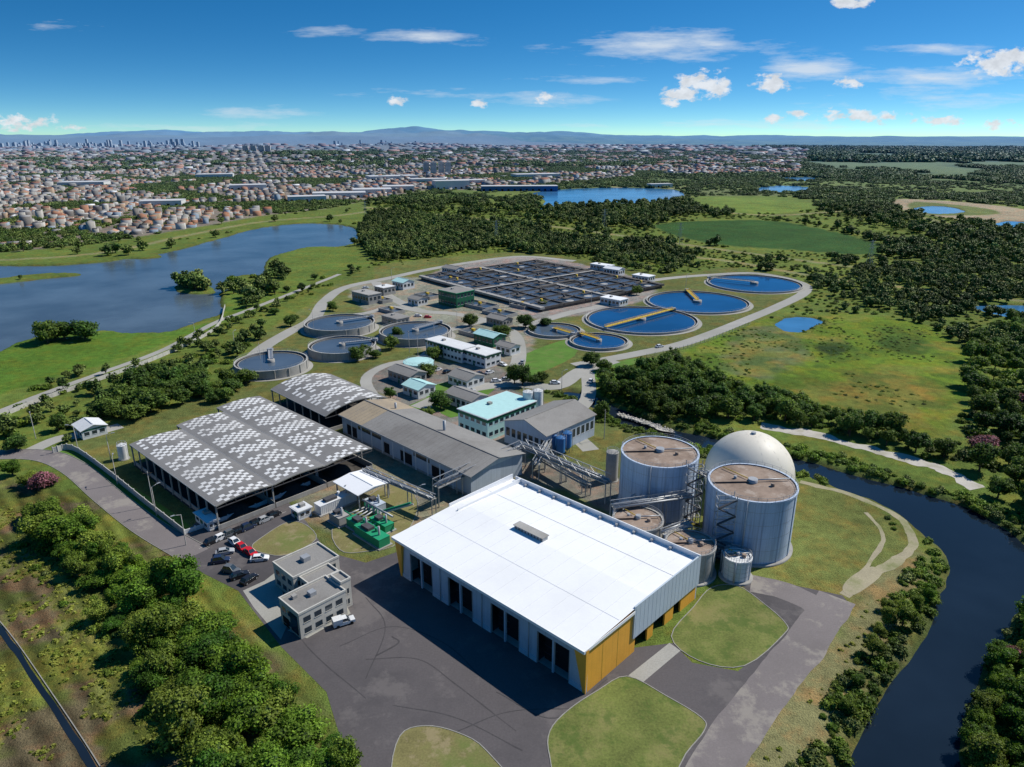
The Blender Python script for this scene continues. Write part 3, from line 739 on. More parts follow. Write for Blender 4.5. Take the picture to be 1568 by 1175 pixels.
# ---------------------------------------------------------------- tanks
def rail(b,x,y,z,r,mt=M_steel,n=32):
    P=[(x+r*math.cos(2*math.pi*i/n),y+r*math.sin(2*math.pi*i/n)) for i in range(n+1)]
    for a,c in zip(P[:-1],P[1:]):
        b.beam((*a,z+1.0),(*c,z+1.0),.06,mt); b.beam((*a,z+.5),(*c,z+.5),.04,mt); b.beam((*a,z),(*a,z+1.0),.06,mt)
def tank(name,x,y,r,h,body=M_tank,top=M_brownroof,stair=True,sa=3.5):
    b=B((x,y))
    b.cyl(0,0,0,.5,r+.8,M_conc,56); b.cyl(0,0,.4,h,r,body,56,ring=True)
    b.cyl(0,0,h-.5,h,r+.18,body,56,ring=True); b.ringtop(0,0,h,r-.35,r+.18,body,56)
    b.cyl(0,0,h-.25,h-.05,r-.35,top,56,r2=.6); 
    rail(b,0,0,h,r-.05)
    for k in range(5): b.cyl(0,0,h*k/5+.5,h*k/5+.56,r+.03,M_conc,56,ring=True)
    n=14
    for i in range(n):
        a=2*math.pi*i/n+.2; c,s=math.cos(a),math.sin(a)
        b.beam((c*(r+.06),s*(r+.06),.5),(c*(r+.06),s*(r+.06),h-.4),.14,body)
    b.cyl(0,0,h-.1,h+.9,r*.11,M_steel,16); b.pipe((0,0,h+.5),(r*.9,r*.1,h+.4),.18,M_steel); b.pipe((0,0,h+.4),(-r*.5,r*.75,h+.3),.12,M_yel)
    b.cyl(r*.4,-r*.2,h-.1,h+.7,.5,M_brownroof,12); b.cyl(-r*.35,r*.2,h-.1,h+.6,.4,M_steel,12)
    b.beam((-r*.95,0,h+.15),(0,0,h+.35),.9,M_brownroof,.12)
    if stair:
        X=math.cos(sa)*(r+1.6);Y=math.sin(sa)*(r+1.6); w=2.2
        for dx in (-w,w):
            for dy in (-1.2,1.2): b.beam((X+dx,Y+dy,0),(X+dx,Y+dy,h+1.2),.18,M_steel)
        nn=int(h/2.2)
        for i in range(nn):
            z=i*h/nn; z2=(i+1)*h/nn; s=1 if i%2 else -1
            b.beam((X-w*s,Y-1.2,z),(X+w*s,Y-1.2,z2),.7,M_dsteel,.15)
            for dy in (-1.2,1.2): b.beam((X-w,Y+dy,z2),(X+w,Y+dy,z2),.14,M_steel)
            for dx in (-w,w): b.beam((X+dx,Y-1.2,z2),(X+dx,Y+1.2,z2),.14,M_steel)
            b.beam((X-w,Y+1.2,z),(X+w,Y+1.2,z2),.1,M_steel)
    for a in (2.6,4.3):
        c,s=math.cos(a),math.sin(a); b.pipe((c*(r+.5),s*(r+.5),0),(c*(r+.5),s*(r+.5),h+.2),.22,M_steel)
    return b.finish(name)
tank('digester_tank',60.9,161.5,10.8,17.6,sa=3.9)
tank('digester_tank',41.3,181,10.6,17.2,sa=-.9)
tank('sludge_tank',32.,159.0,6.3,8.6,M_conc,M_brownroof,False)
tank('sludge_tank',42.9,148.6,5.9,8.0,M_conc,M_brownroof,False)
tank('small_white_tank',53.8,146.3,3.2,5.9,M_wall,M_wall,False)
def gasholder():
    b=B((70,189.5)); r=12.8; cz=6.0; n=48; m=20
    b.cyl(0,0,0,.8,r*.95,M_conc,48)
    a0=-math.asin((cz-.6)/r)
    for j in range(m):
        p0=a0+(math.pi/2-a0)*j/m;p1=a0+(math.pi/2-a0)*(j+1)/m
        for i in range(n):
            t0=2*math.pi*i/n;t1=2*math.pi*(i+1)/n
            q=lambda p,t:(r*math.cos(p)*math.cos(t),r*math.cos(p)*math.sin(t),cz+r*math.sin(p))
            pts=[q(p0,t0),q(p0,t1),q(p1,t1),q(p1,t0)] if j<m-1 else [q(p0,t0),q(p0,t1),(0,0,cz+r)]
            b.face(pts,M_dome,True)
    for i in range(12):
        t=2*math.pi*i/12; prev=None
        for j in range(13):
            p=a0+(math.pi/2-a0)*j/12; c=(r*math.cos(p)*math.cos(t),r*math.cos(p)*math.sin(t),cz+r*math.sin(p))
            if prev: b.beam(prev,c,.06,M_dome)
            prev=c
    b.cyl(0,0,cz+r-.2,cz+r+.5,.7,M_steel,12)
    o=b.finish('gasholder_dome')
    bm=bmesh.new(); bm.from_mesh(o.data); bmesh.ops.remove_doubles(bm,verts=bm.verts,dist=.002); bm.to_mesh(o.data); bm.free()
gasholder()
def silo(name,u,v,r,h,mt,cone=True,leg=0):
    b=B(G(u,v)); b.cyl(0,0,leg,h,r,mt,24,ring=True); b.cyl(0,0,h,h+.7 if cone else h+.05,r+.05,mt,24,r2=.25)
    if leg:
        b.cyl(0,0,leg-1.5,leg,.3,mt,20,r2=r,ring=True)
        for i in range(4):
            a=i*math.pi/2+.7; b.beam((r*.8*math.cos(a),r*.8*math.sin(a),0),(r*.8*math.cos(a),r*.8*math.sin(a),leg+.5),.2,M_steel)
    else: b.cyl(0,0,0,.3,r+.3,M_conc,24)
    b.pipe((r+.25,0,0),(r+.25,0,h+1),.08,M_steel,8); rail(b,0,0,h,r*.9,n=10)
    b.finish(name)
silo('white_silo',808,642,1.9,11,M_wall,leg=2.5); silo('white_silo',823,640,1.9,11,M_wall,leg=2.5)
silo('steel_silo',936,735,1.9,9.5,M_conc)
for u,v in ((846,695),(858,700),(868,692)): silo('blue_silo',u,v,1.5,7,M_blue,leg=2)
silo('small_round_tank',641,563,7,3,M_turq); silo('small_round_tank',190,703,1.5,5,M_wall)
silo('small_white_tank',1100,800,2.2,6,M_wall)

# ---------------------------------------------------------------- clarifiers
def clarifier(u,v,hw,rim,water,br,ba,full=False,wall=M_conc,wd=.8,apron=True):
    x,y=G(u,v,rim); dep=y*cp+(CH-rim)*sp; r=hw*dep/F
    b=B((x,y))
    if apron: b.ringtop(0,0,.09,r+.1,r+2.2,M_pave,64)
    b.cyl(0,0,0,rim,r,wall,64,ring=True); b.ringtop(0,0,rim,r-.5,r,M_lightc,64)
    n=64
    for k in range(n):
        a=2*math.pi*k/n;c=2*math.pi*(k+1)/n; ri=r-.5
        b.face([(ri*math.cos(c),ri*math.sin(c),rim-wd),(ri*math.cos(a),ri*math.sin(a),rim-wd),(ri*math.cos(a),ri*math.sin(a),rim),(ri*math.cos(c),ri*math.sin(c),rim)],wall)
    b.ringtop(0,0,rim-wd,0.01,r-.5,water,64)
    b.ringtop(0,0,rim-wd+.15,r-2.0,r-1.6,M_conc,64); b.ringtop(0,0,rim-wd+.1,r-1.6,r-.5,M_dark,64)
    rail(b,0,0,rim,r-.1,n=36)
    b.cyl(0,0,rim-wd-.2,rim+.6,r*.07+.5,M_conc,16)
    c,s=math.cos(ba),math.sin(ba); px,py=-s*.9,c*.9
    e=-r if full else 0
    b.beam((e*c,e*s,rim+.7),(c*r,s*r,rim+.7),2.0,br,.3)
    for k in (1,-1):
        b.beam((e*c+px*k,e*s+py*k,rim+1.8),(c*r+px*k,s*r+py*k,rim+1.8),.12,br)
        b.beam((e*c+px*k,e*s+py*k,rim+1.3),(c*r+px*k,s*r+py*k,rim+1.3),.08,br)
        m=14
        for i in range(m+1):
            t=e+(r-e)*i/m; b.beam((t*c+px*k,t*s+py*k,rim+.7),(t*c+px*k,t*s+py*k,rim+1.8),.1,br)
    for k in range(16):
        a=2*math.pi*k/16
        if rim>2: b.box(r*math.cos(a)-.25,r*math.cos(a)+.25,r*math.sin(a)-.25,r*math.sin(a)+.25,0,rim-.1,wall)
    b.box(c*r-1.2,c*r+1.2,s*r-1.2,s*r+1.2,rim,rim+1.2,M_steel)
    b.finish('clarifier_basin')
clarifier(1155,433,70,1.2,W_blue,M_conc,2.6)
clarifier(1068,461,77,1.2,W_blue,M_yel,1.55)
clarifier(982,488,85,1.2,W_blue,M_yel,.75,True)
clarifier(917,521,45,1.5,W_blue,M_yel,2.2)
clarifier(849,504,41,1.5,W_basin,M_yel,-.9)
clarifier(520,493,53,4,W_basin,M_steel,.6)
clarifier(636,505,55,4,W_basin,M_steel,.9)
clarifier(524,527,51,4,W_basin,M_steel,.4)
clarifier(415,552,54,4,W_basin,M_steel,1.9)

# ---------------------------------------------------------------- aeration basins
def aeration():
    o=np.array(G(645,428)); e=np.array(G(830,478)); n_=np.array(G(800,400))
    rot=math.atan2(*(e-o)[::-1]); L=np.linalg.norm(e-o); W=np.linalg.norm(n_-o)
    b=B(o,rot); H=3.0
    lanes=6; lw=W/lanes
    M_dk=mat('weathered_concrete',(.11,.10,.09),.9,.3,.3,5,dirt=(.035,.032,.03),dirt_amt=.85)
    M_aw=water_mat('aeration_water',(.075,.095,.125),.2,.6,1.5)
    b.box(0,L,0,W,0,1.6,M_dk)
    r=random.Random(3)
    for i in range(lanes+1):
        y=i*lw; w=.6 if i not in (0,3,lanes) else 1.7
        b.box(-.5,L+.5,y-w,y+w,1.6,H,M_dk if i not in (0,3) else M_conc)
        for s in (-w,w): b.beam((0,y+s*.9,H+1),(L,y+s*.9,H+1),.08,M_steel)
    for j in range(7):
        x=j*L/6; b.box(x-.3,x+.3,0,W,1.6,H-.05,M_dk)
    for i in range(lanes):
        b.box(.02,L-.02,i*lw+.7,(i+1)*lw-.7,1.7,2.2,M_aw)
        for j in range(6):
            cx=(j+.5)*L/6+r.uniform(-.8,.8); cy=(i+.5)*lw
            b.box(cx-.6,cx+.6,i*lw+.5,(i+1)*lw-.5,H+.02,H+.3,M_dk)
            q=r.uniform(2.2,4.2)
            b.box(cx-q,cx+q,cy-2.6,cy+2.6,H+.1,H+.5,M_dk)
            b.cyl(cx,cy,H+.5,H+2.1,.8,M_dsteel if r.random()<.8 else M_yel,12)
            if r.random()<.4: b.ringtop(cx+q+2,cy,2.24,0.1,r.uniform(1.5,3.0),M_foam,20)
            if r.random()<.4: b.box(cx+q+1,cx+q+5,i*lw+.6,(i+1)*lw-.6,H-.3,H,M_dk)
            b.beam((cx+.55,i*lw,H+1.2),(cx+.55,(i+1)*lw,H+1.2),.08,M_dsteel)
    b.box(L/2-1.2,L/2+1.2,-.5,W+.5,H+.03,H+.25,M_conc)
    b.finish('aeration_basins')
M_foam=mat('aerated_foam',(.36,.36,.35),.9,.35,.8,5)
aeration()
for u,v,w,d in ((735,470,22,12),(765,482,20,10),(655,455,16,10),(600,478,16,8),(585,462,12,8),(690,430,20,10),(725,512,14,9),(800,470,12,10)):
    b=B(G(u,v),GA); b.box(-w/2,w/2,-d/2,-d/2+.4,0,2,M_conc); b.box(-w/2,w/2,d/2-.4,d/2,0,2,M_conc)
    b.box(-w/2,-w/2+.4,-d/2+.4,d/2-.4,0,2,M_conc); b.box(w/2-.4,w/2,-d/2+.4,d/2-.4,0,2,M_conc); b.box(-.2,.2,-d/2+.4,d/2-.4,0,2.0,M_conc)
    b.box(-w/2+.4,w/2-.4,-d/2+.4,d/2-.4,.1,1.2,W_basin); b.beam((-w/2,-d/2,3),(w/2,-d/2,3),.08,M_steel); b.beam((-w/2,d/2,3),(w/2,d/2,3),.08,M_steel)
    b.box(-1,1,-.8,.8,2.01,3.2,M_yel); b.finish('process_basin')

# ---------------------------------------------------------------- gantries, equipment
def gantry(name,p,q,z,w=2.4,hh=2.2,post=8,pipes=2,mt=M_steel):
    b=B(); p=np.array(p,float);q=np.array(q,float); d=(q-p); L=np.linalg.norm(d); d=d/L; nrm=np.array([-d[1],d[0]])*w/2
    n=max(2,int(L/2.6))
    for s in (1,-1):
        a=p+nrm*s;c=q+nrm*s
        b.beam((*a,z),(*c,z),.22,mt); b.beam((*a,z+hh),(*c,z+hh),.18,mt)
        for i in range(n):
            t0=p+d*L*i/n+nrm*s;t1=p+d*L*(i+1)/n+nrm*s
            b.beam((*t0,z),(*t0,z+hh),.12,mt)
            if i%2: b.beam((*t0,z),(*t1,z+hh),.1,mt)
            else: b.beam((*t0,z+hh),(*t1,z),.1,mt)
        k=max(1,int(L/post))
        for i in range(k+1):
            t=p+d*L*i/k+nrm*s; b.beam((*t,0),(*t,z),.28,mt)
    b.beam((*p,z+.1),(*q,z+.1),w*.9,M_conc,.1)
    for i in range(pipes):
        o=nrm*(.5-i)*1.0; b.pipe((*(p+o),z+.6),(*(q+o),z+.6),.28,M_steel)
    b.finish(name)
gantry('conveyor_gantry',G(668,775),G(800,712),6)
gantry('conveyor_gantry',G(800,712),G(930,770),6.5)
gantry('pipe_rack',G(560,745),G(665,790),5,1.6,1.4)
gantry('pipe_rack',G(820,735),G(840,700),5,2,1.6)
gantry('tank_walkway',(34,171),(28,163),8,1.6,1.1,20,0)
gantry('tank_walkway',(50,172),(54,168),15,1.6,1.1,20,1)
gantry('tank_walkway',(37,153),(45,158),7.5,1.6,1.1,20,1)
gantry('pipe_rack',(26,164),(48,170),9,2,1.4,6,3)
gantry('pipe_rack',(44,158),(58,149),4,1.6,1.2,6,2)
gantry('pipe_rack',G(830,720),G(900,760),3.5,2,1.4)
def skid(name,u,v,w,d,mt,h=2.6,rot=GA):
    b=B(G(u,v),rot); b.box(-w/2-.5,w/2+.5,-d/2-.5,d/2+.5,0,.3,M_conc)
    b.box(-w/2,w/2,-d/2,d/2,.3,h,mt)
    for i in range(int(w/.6)): b.box(-w/2+.1+i*.6,-w/2+.2+i*.6,-d/2-.05,d/2+.05,.4,h-.1,mt)
    b.box(-w/2-.06,w/2+.06,-d/2-.06,d/2+.06,h,h+.12,mt)
    b.box(-w*.3,w*.0,-d*.3,d*.3,h+.12,h+.9,M_dsteel); b.cyl(w*.3,0,h+.1,h+2.6,.28,M_steel,12); b.cyl(w*.12,d*.2,h+.1,h+1.2,.45,mt,12)
    b.finish(name)
skid('green_generator_set',570,826,11,3.4,M_green,2.6); skid('green_generator_set',553,812,9,3,M_green,2.4)
skid('green_generator_set',585,808,7,3,M_green,2.2); skid('green_generator_set',520,800,5,3.2,M_conc,2.6)
skid('white_container',515,776,12,3.2,M_wall,2.9,rot=GA+math.pi/2)
skid('grey_container',575,780,6,3,M_wallblue,2.6)
b=B(G(565,800),GA)
for i in range(7):
    b.pipe((-6+i*1.7,-3,1.2),(-6+i*1.7,3,1.2+(.4*i)%1.4),.22,M_steel); b.pipe((-6+i*1.7,3,0),(-6+i*1.7,3,3.2),.15,M_green)
b.pipe((-7,3,3.2),(7,3,3.2),.3,M_steel); b.pipe((-7,-3,2.0),(7,-3,2.0),.25,M_green)
b.beam((2,3,3),(10,7,7),.5,M_green); b.beam((3,3,3),(11,7,7),.4,M_steel)
b.finish('gas_pipework')
def canopy():
    b=B(G(556,762),GA); h=5
    for x in (-5.5,5.5):
        for y in (-5,5): b.box(x-.15,x+.15,y-.15,y+.15,0,h,M_steel)
    b.gable(-6,6,-5.5,5.5,h,h+.7,M_white,M_white,.3)
    b.finish('white_canopy')
canopy()
def lamp(u,v,h=9,arm=True,name='street_lamp'):
    b=B(G(u,v),random.uniform(0,6)); b.cyl(0,0,0,h,.14,M_conc,8,r2=.08)
    if arm: b.pipe((0,0,h-.1),(1.8,0,h+.4),.06,M_steel,6); b.box(1.5,2.5,-.18,.18,h+.3,h+.45,M_steel)
    else: b.beam((-1.2,0,h-.6),(1.2,0,h-.6),.12,M_bark)
    b.finish(name)
for u,v in ((180,742),(240,790),(285,835),(170,705),(120,690),(55,672),(640,790),(700,500),(600,430),(480,500),(860,600),(1050,440),(780,470),(665,520),(905,470),(360,535),(300,520)): lamp(u,v)
for u,v in ((655,545),(640,545),(627,540),(610,640),(235,775),(925,672),(400,560)): lamp(u,v,11,False,'utility_pole')
def wall(name,px,h=2.0,mt=M_lightc,th=.2,post=4.0,mesh=False):
    P=smooth_open(GP(px),4); b=B()
    for a,c in zip(P[:-1],P[1:]):
        if mesh:
            for z in (h,h*.6,h*.2): b.beam((*a,z),(*c,z),.05,mt)
        else: b.beam((*a,h/2),(*c,h/2),th,mt,h)
        L=np.linalg.norm(c-a); k=max(1,int(L/post))
        for i in range(k):
            t=a+(c-a)*i/k; b.beam((*t,0),(*t,h+.25),th*1.6,mt)
    b.finish(name)
wall('perimeter_wall',[(82,694),(112,690),(160,722),(222,772),(283,820)])
wall('perimeter_wall',[(283,818),(350,795),(430,762),(475,742)],1.2,M_wall)
wall('lakeside_fence',[(-80,665),(0,640),(60,616),(150,584),(250,546),(330,505),(345,470)],1.8,M_lightc,.12,3)
wall('riverside_fence',[(990,548),(1040,537),(1092,520),(1150,497)],1.8,M_steel,.08,3,True)

# ---------------------------------------------------------------- cars
M_redl=mat('tail_light',(.4,.02,.02),.3,.02)
def car_mesh(name,col,suv=False):
    m=mat('car_paint_'+name,col,.3,.03,spec=.6); b=B()
    h=1.75 if suv else 1.45
    st=[(-2.15,.72,.35,.62),(-2.1,.84,.25,.85),(-1.3,.88,.22,.95),(0,.9,.2,.95),(1.2,.88,.22,.9),(2.0,.82,.25,.72),(2.15,.68,.35,.55)]
    for (x0,w0,a0,t0),(x1,w1,a1,t1) in zip(st[:-1],st[1:]):
        b.face([(x0,-w0,a0),(x1,-w1,a1),(x1,-w1,t1),(x0,-w0,t0)],m); b.face([(x1,w1,a1),(x0,w0,a0),(x0,w0,t0),(x1,w1,t1)],m)
        b.face([(x0,-w0,t0),(x1,-w1,t1),(x1,w1,t1),(x0,w0,t0)],m); b.face([(x0,w0,a0),(x1,w1,a1),(x1,-w1,a1),(x0,-w0,a0)],m)
    for (x,w,a,t) in (st[0],st[-1]): b.face([(x,-w,a),(x,w,a),(x,w,t),(x,-w,t)],m)
    A=[(-1.8,-.8,.93),(1.05,-.8,.9),(1.05,.8,.9),(-1.8,.8,.93)]; R=[(-1.3,-.64,h),(.3,-.64,h),(.3,.64,h),(-1.3,.64,h)]
    for i in range(4):
        j=(i+1)%4; b.face([A[i],A[j],R[j],R[i]],M_glass)
    b.face([(p[0],p[1],p[2]+.01) for p in R],m)
    for i in range(4): b.beam(A[i],R[i],.09,m)
    b.beam((-.45,-.78,.93),(-.45,-.64,h),.08,m); b.beam((-.45,.78,.93),(-.45,.64,h),.08,m)
    for x in (-1.35,1.35):
        for s in (-1,1):
            b.pipe((x,s*.72,.33),(x,s*.92,.33),.33,M_rubber,14); b.pipe((x,s*.9,.33),(x,s*.935,.33),.18,M_steel,10)
    b.box(2.1,2.17,-.6,-.35,.5,.62,M_wall); b.box(2.1,2.17,.35,.6,.5,.62,M_wall)
    b.box(-2.17,-2.1,-.65,-.45,.6,.75,M_redl); b.box(-2.17,-2.1,.45,.65,.6,.75,M_redl)
    me=bpy.data.meshes.new('car_'+name); me.from_pydata(b.v,[],b.f)
    for q in b.ml: me.materials.append(q)
    me.polygons.foreach_set('material_index',b.mi); me.update(); return me
CM={'black':car_mesh('black',(.015,.016,.02)),'grey':car_mesh('grey',(.12,.13,.14),True),'white':car_mesh('white',(.75,.75,.75)),'red':car_mesh('red',(.55,.015,.02)),'blue':car_mesh('blue',(.02,.035,.08),True),'silver':car_mesh('silver',(.4,.41,.42))}
def car(u,v,c,rot):
    x,y=G(u,v); o=link(bpy.data.objects.new('parked_car',CM[c])); o.location=(x,y,.03); o.rotation_euler=(0,0,rot); o.scale=(1.05,1.05,1.05)
dg=math.radians
for u,v,c,r in ((326,831,'black',50),(340,825,'white',52),(354,820,'grey',50),(367,815,'black',49),(380,810,'blue',50),(393,803,'black',50),(406,798,'silver',50),(419,791,'black',52),
  (360,833,'white',-40),(371,841,'red',-43),(384,849,'red',-40),(398,858,'white',10),(338,861,'blue',15),(354,876,'grey',-15),(367,884,'black',35),(382,890,'black',60),(345,848,'silver',20)):
    car(u,v,c,dg(r))
for u,v,c,r in ((760,585,'white',10),(775,583,'silver',10),(700,575,'grey',45),(670,568,'white',45),(685,571,'black',45),(770,560,'white',-45),(800,556,'silver',80),(640,485,'white',0),(655,487,'red',0),(720,600,'silver',10),(905,585,'white',70),(850,588,'white',0),(560,442,'white',20),(735,575,'blue',45),(750,572,'white',45),(1010,532,'white',30)):
    car(u,v,c,dg(r))
def van(u,v,rot):
    b=B(G(u,v),rot,.03); m=M_wall
    b.box(-2.4,.7,-.9,.9,.4,1.15,m); b.box(-2.4,-.4,-.95,.95,1.15,2.0,m); b.box(.7,2.3,-.86,.86,.4,1.05,m)
    A=[(-.4,-.85,1.15),(1.3,-.85,1.05),(1.3,.85,1.05),(-.4,.85,1.15)];R=[(-.35,-.75,1.85),(.6,-.75,1.8),(.6,.75,1.8),(-.35,.75,1.85)]
    for i in range(4): b.face([A[i],A[(i+1)%4],R[(i+1)%4],R[i]],M_glass)
    b.face([(p[0],p[1],p[2]+.02) for p in R],m)
    for x in (-1.5,1.5):
        for s in (-1,1): b.pipe((x,s*.75,.38),(x,s*.95,.38),.38,M_rubber,14)
    b.finish('white_van')
van(527,956,dg(28))
b=B()
for i in range(9):
    a=np.array(G(319.5+i*13.2,834-i*5.6)); d_=np.array([math.cos(dg(50)),math.sin(dg(50))])*2.6
    b.beam((*(a-d_),.028),(*(a+d_),.028),.12,M_lightc,.012)
b.finish('parking_bay_markings')

# ---------------------------------------------------------------- vegetation prototypes
def ico(sub):
    bm=bmesh.new(); bmesh.ops.create_icosphere(bm,subdivisions=sub,radius=1)
    v=np.array([x.co[:] for x in bm.verts]); f=np.array([[y.index for y in x.verts] for x in bm.faces]); bm.free(); return v,f
IC={1:ico(1),2:ico(2)}
def tree_mesh(name,seed,ncl,nleaf,leaf,vz=.8,trunk=.35,lm=None,spread=.34,bush=False,core=2,cmin=.11,cmax=.24):
    r=np.random.default_rng(seed); IV,IF=IC[core]
    d=r.normal(size=(ncl,3)); d/=np.linalg.norm(d,axis=1)[:,None]; rad=r.random(ncl)**.5
    C=d*rad[:,None]*np.array([spread*r.uniform(.8,1.15),spread,spread*vz]); 
    if bush: C[:,2]=np.abs(C[:,2])
    C[:,2]+=trunk+spread*vz*(0 if bush else 1)
    cr=r.uniform(cmin,cmax,ncl)
    csh=r.uniform(.6,1.4,ncl)
    V=[];Fq=[];cnt=[];sh=[];mi=[]; nv=0
    idx=r.choice(ncl,nleaf,p=cr**2/(cr**2).sum())
    dd=r.normal(size=(nleaf,3)); dd/=np.linalg.norm(dd,axis=1)[:,None]; dd[:,2]=np.where(dd[:,2]<-.5,-dd[:,2],dd[:,2])
    p=C[idx]+dd*(cr[idx]*r.uniform(.65,1.35,nleaf))[:,None]*np.array([1,1,.85])
    n=dd*1.0+r.normal(size=(nleaf,3))*.6+np.array([0,0,.3]); n/=np.linalg.norm(n,axis=1)[:,None]
    t=np.cross(n,r.normal(size=(nleaf,3))); t/=np.linalg.norm(t,axis=1)[:,None]; bt=np.cross(n,t)
    s=(leaf*r.uniform(.5,1.4,nleaf))[:,None]/2
    q=np.stack([p-t*s-bt*s*.7,p+t*s-bt*s*.5,p+t*s*.8+bt*s,p-t*s*.9+bt*s*.8],1).reshape(-1,3)
    V.append(q); Fq.append(np.arange(nleaf*4)); cnt.append(np.full(nleaf,4)); sh.append(csh[idx]*r.uniform(.6,1.4,nleaf)); mi.append(np.zeros(nleaf,int)); nv=nleaf*4
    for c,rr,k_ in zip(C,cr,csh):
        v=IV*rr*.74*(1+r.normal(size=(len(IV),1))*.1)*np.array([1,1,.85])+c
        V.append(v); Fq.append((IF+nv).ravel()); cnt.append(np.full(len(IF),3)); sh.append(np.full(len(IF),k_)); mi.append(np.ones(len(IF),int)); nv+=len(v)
    if trunk>0:
        def lim(a,b_,r0,r1):
            nonlocal nv
            a=np.array(a,float);b_=np.array(b_,float); ax=b_-a; ax/=np.linalg.norm(ax); u=np.cross(ax,[1,0,.1]); u/=np.linalg.norm(u); w=np.cross(ax,u); k=6
            t_=np.arange(k)*2*math.pi/k; ring=np.cos(t_)[:,None]*u+np.sin(t_)[:,None]*w
            V.append(np.vstack([a+ring*r0,b_+ring*r1])); i=np.arange(k);j=(i+1)%k
            Fq.append((np.stack([i,j,j+k,i+k],1)+nv).ravel()); cnt.append(np.full(k,4)); sh.append(np.ones(k)); mi.append(np.full(k,2)); nv+=2*k
        lim((0,0,-.02),(0,0,trunk),.035,.025); lim((0,0,trunk),(.02,.01,trunk+.3),.025,.01)
        for c in C[:6]: lim((0,0,trunk*.8),c,.016,.006)
    me=np_mesh(name,np.vstack(V),np.concatenate(Fq),np.concatenate(cnt))
    at=me.attributes.new('shade','FLOAT','FACE'); at.data.foreach_set('value',np.concatenate(sh).astype(np.float32))
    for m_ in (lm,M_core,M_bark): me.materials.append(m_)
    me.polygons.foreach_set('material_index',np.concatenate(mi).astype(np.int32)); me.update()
    return me
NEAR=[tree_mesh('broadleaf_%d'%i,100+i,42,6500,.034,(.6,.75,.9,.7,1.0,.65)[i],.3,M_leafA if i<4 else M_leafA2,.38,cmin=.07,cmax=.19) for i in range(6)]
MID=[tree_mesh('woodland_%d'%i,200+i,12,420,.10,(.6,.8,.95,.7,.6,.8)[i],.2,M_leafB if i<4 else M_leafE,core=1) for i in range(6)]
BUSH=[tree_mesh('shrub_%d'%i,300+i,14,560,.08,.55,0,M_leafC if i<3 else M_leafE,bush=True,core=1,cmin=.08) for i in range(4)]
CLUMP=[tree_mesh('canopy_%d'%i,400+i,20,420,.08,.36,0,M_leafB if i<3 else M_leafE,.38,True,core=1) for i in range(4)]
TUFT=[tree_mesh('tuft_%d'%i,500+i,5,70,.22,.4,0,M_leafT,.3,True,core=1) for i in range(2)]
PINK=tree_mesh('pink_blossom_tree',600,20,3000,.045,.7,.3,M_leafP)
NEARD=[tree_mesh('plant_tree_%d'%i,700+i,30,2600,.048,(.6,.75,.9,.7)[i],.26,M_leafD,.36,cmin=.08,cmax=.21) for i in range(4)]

def blocked(P,wmargin=0.5,roads=True):
    bad=waterdist(P)<wmargin
    if roads:
        for L,w in RIBS: bad|=ldist(P,L,w+5)<w
        bad|=sdist(P,YP,10)<1.5
    return bad
def instancer(root,meshes,P,scale,name,z=None):
    e=link(bpy.data.objects.new(name,None)); n=len(P)
    if n==0: return
    Z=hgt(P[:,0],P[:,1]) if z is None else z
    which=rng.integers(0,len(meshes),n); a=rng.uniform(0,2*math.pi,n)
    for k_,me in enumerate(meshes):
        m=which==k_
        if not m.any(): continue
        p=P[m];s=scale[m]/2;aa=a[m];zz=Z[m]; V=[]
        for q in range(4):
            t=aa+q*math.pi/2+math.pi/4; V.append(np.stack([p[:,0]+np.cos(t)*s*1.41421,p[:,1]+np.sin(t)*s*1.41421,zz],1))
        V=np.stack(V,1).reshape(-1,3)
        im=np_mesh(name+'_points',V,np.arange(len(V)),np.full(len(p),4))
        io=link(bpy.data.objects.new('planting_%d'%k_,im)); io.parent=e
        io.instance_type='FACES'; io.use_instance_faces_scale=True; io.show_instancer_for_render=False; io.show_instancer_for_viewport=False
        c=link(bpy.data.objects.new('plant_form_%d'%k_,me)); c.parent=io
def grid_pts(lo,hi,sp_):
    X,Y=np.meshgrid(np.arange(lo[0],hi[0],sp_),np.arange(lo[1],hi[1],sp_))
    P=np.stack([X.ravel(),Y.ravel()],1); return P+rng.uniform(-.48,.48,P.shape)*sp_
def fill(px,sp_,world=False,margin=0.0,smooth=True,keep=1.0,**kw):
    poly=np.array(px) if world else GP(px)
    if smooth: poly=smooth_closed(poly,3)
    P=grid_pts(poly.min(0),poly.max(0),sp_)
    P=P[sdist(P,poly,5)<-margin]; P=P[rng.random(len(P))<keep]
    return P[~blocked(P,**kw)]
def near_trees(P,meshes,lo,hi,name='broadleaf_tree'):
    for x,y in P:
        o=link(bpy.data.objects.new(name,meshes[random.randrange(len(meshes))])); s=lo+(hi-lo)*random.random()**1.3
        o.location=(x,y,-.1*s); o.scale=(s,s*random.uniform(.8,1.2),s*random.uniform(.7,1.15)); o.rotation_euler=(0,0,random.uniform(0,6.3))
near_trees(fill([(40,790),(110,800),(160,840),(250,880),(310,935),(370,985),(415,1040),(480,1100),(530,1160),(620,1215),(600,1300),(300,1300),(285,1180),(250,1120),(190,1050),(215,1000),(150,960),(130,900),(70,860)],4.7,margin=.3),NEAR,4.5,11)
near_trees(GP([(45,745),(20,728),(75,800),(110,830)]),NEAR,6,8)
Q=fill([(30,800),(130,812),(190,855),(270,895),(335,955),(405,1040),(450,1100),(600,1215),(560,1300),(270,1300),(220,1120),(150,1040),(170,1000),(100,940),(50,870)],3.2,keep=.65)
instancer(None,BUSH,Q,rng.uniform(1.6,4.8,len(Q)),'understorey_bushes',z=np.full(len(Q),-.2))
near_trees(GP([(60,752),(75,742)]),[PINK],7,8,'pink_blossom_tree')
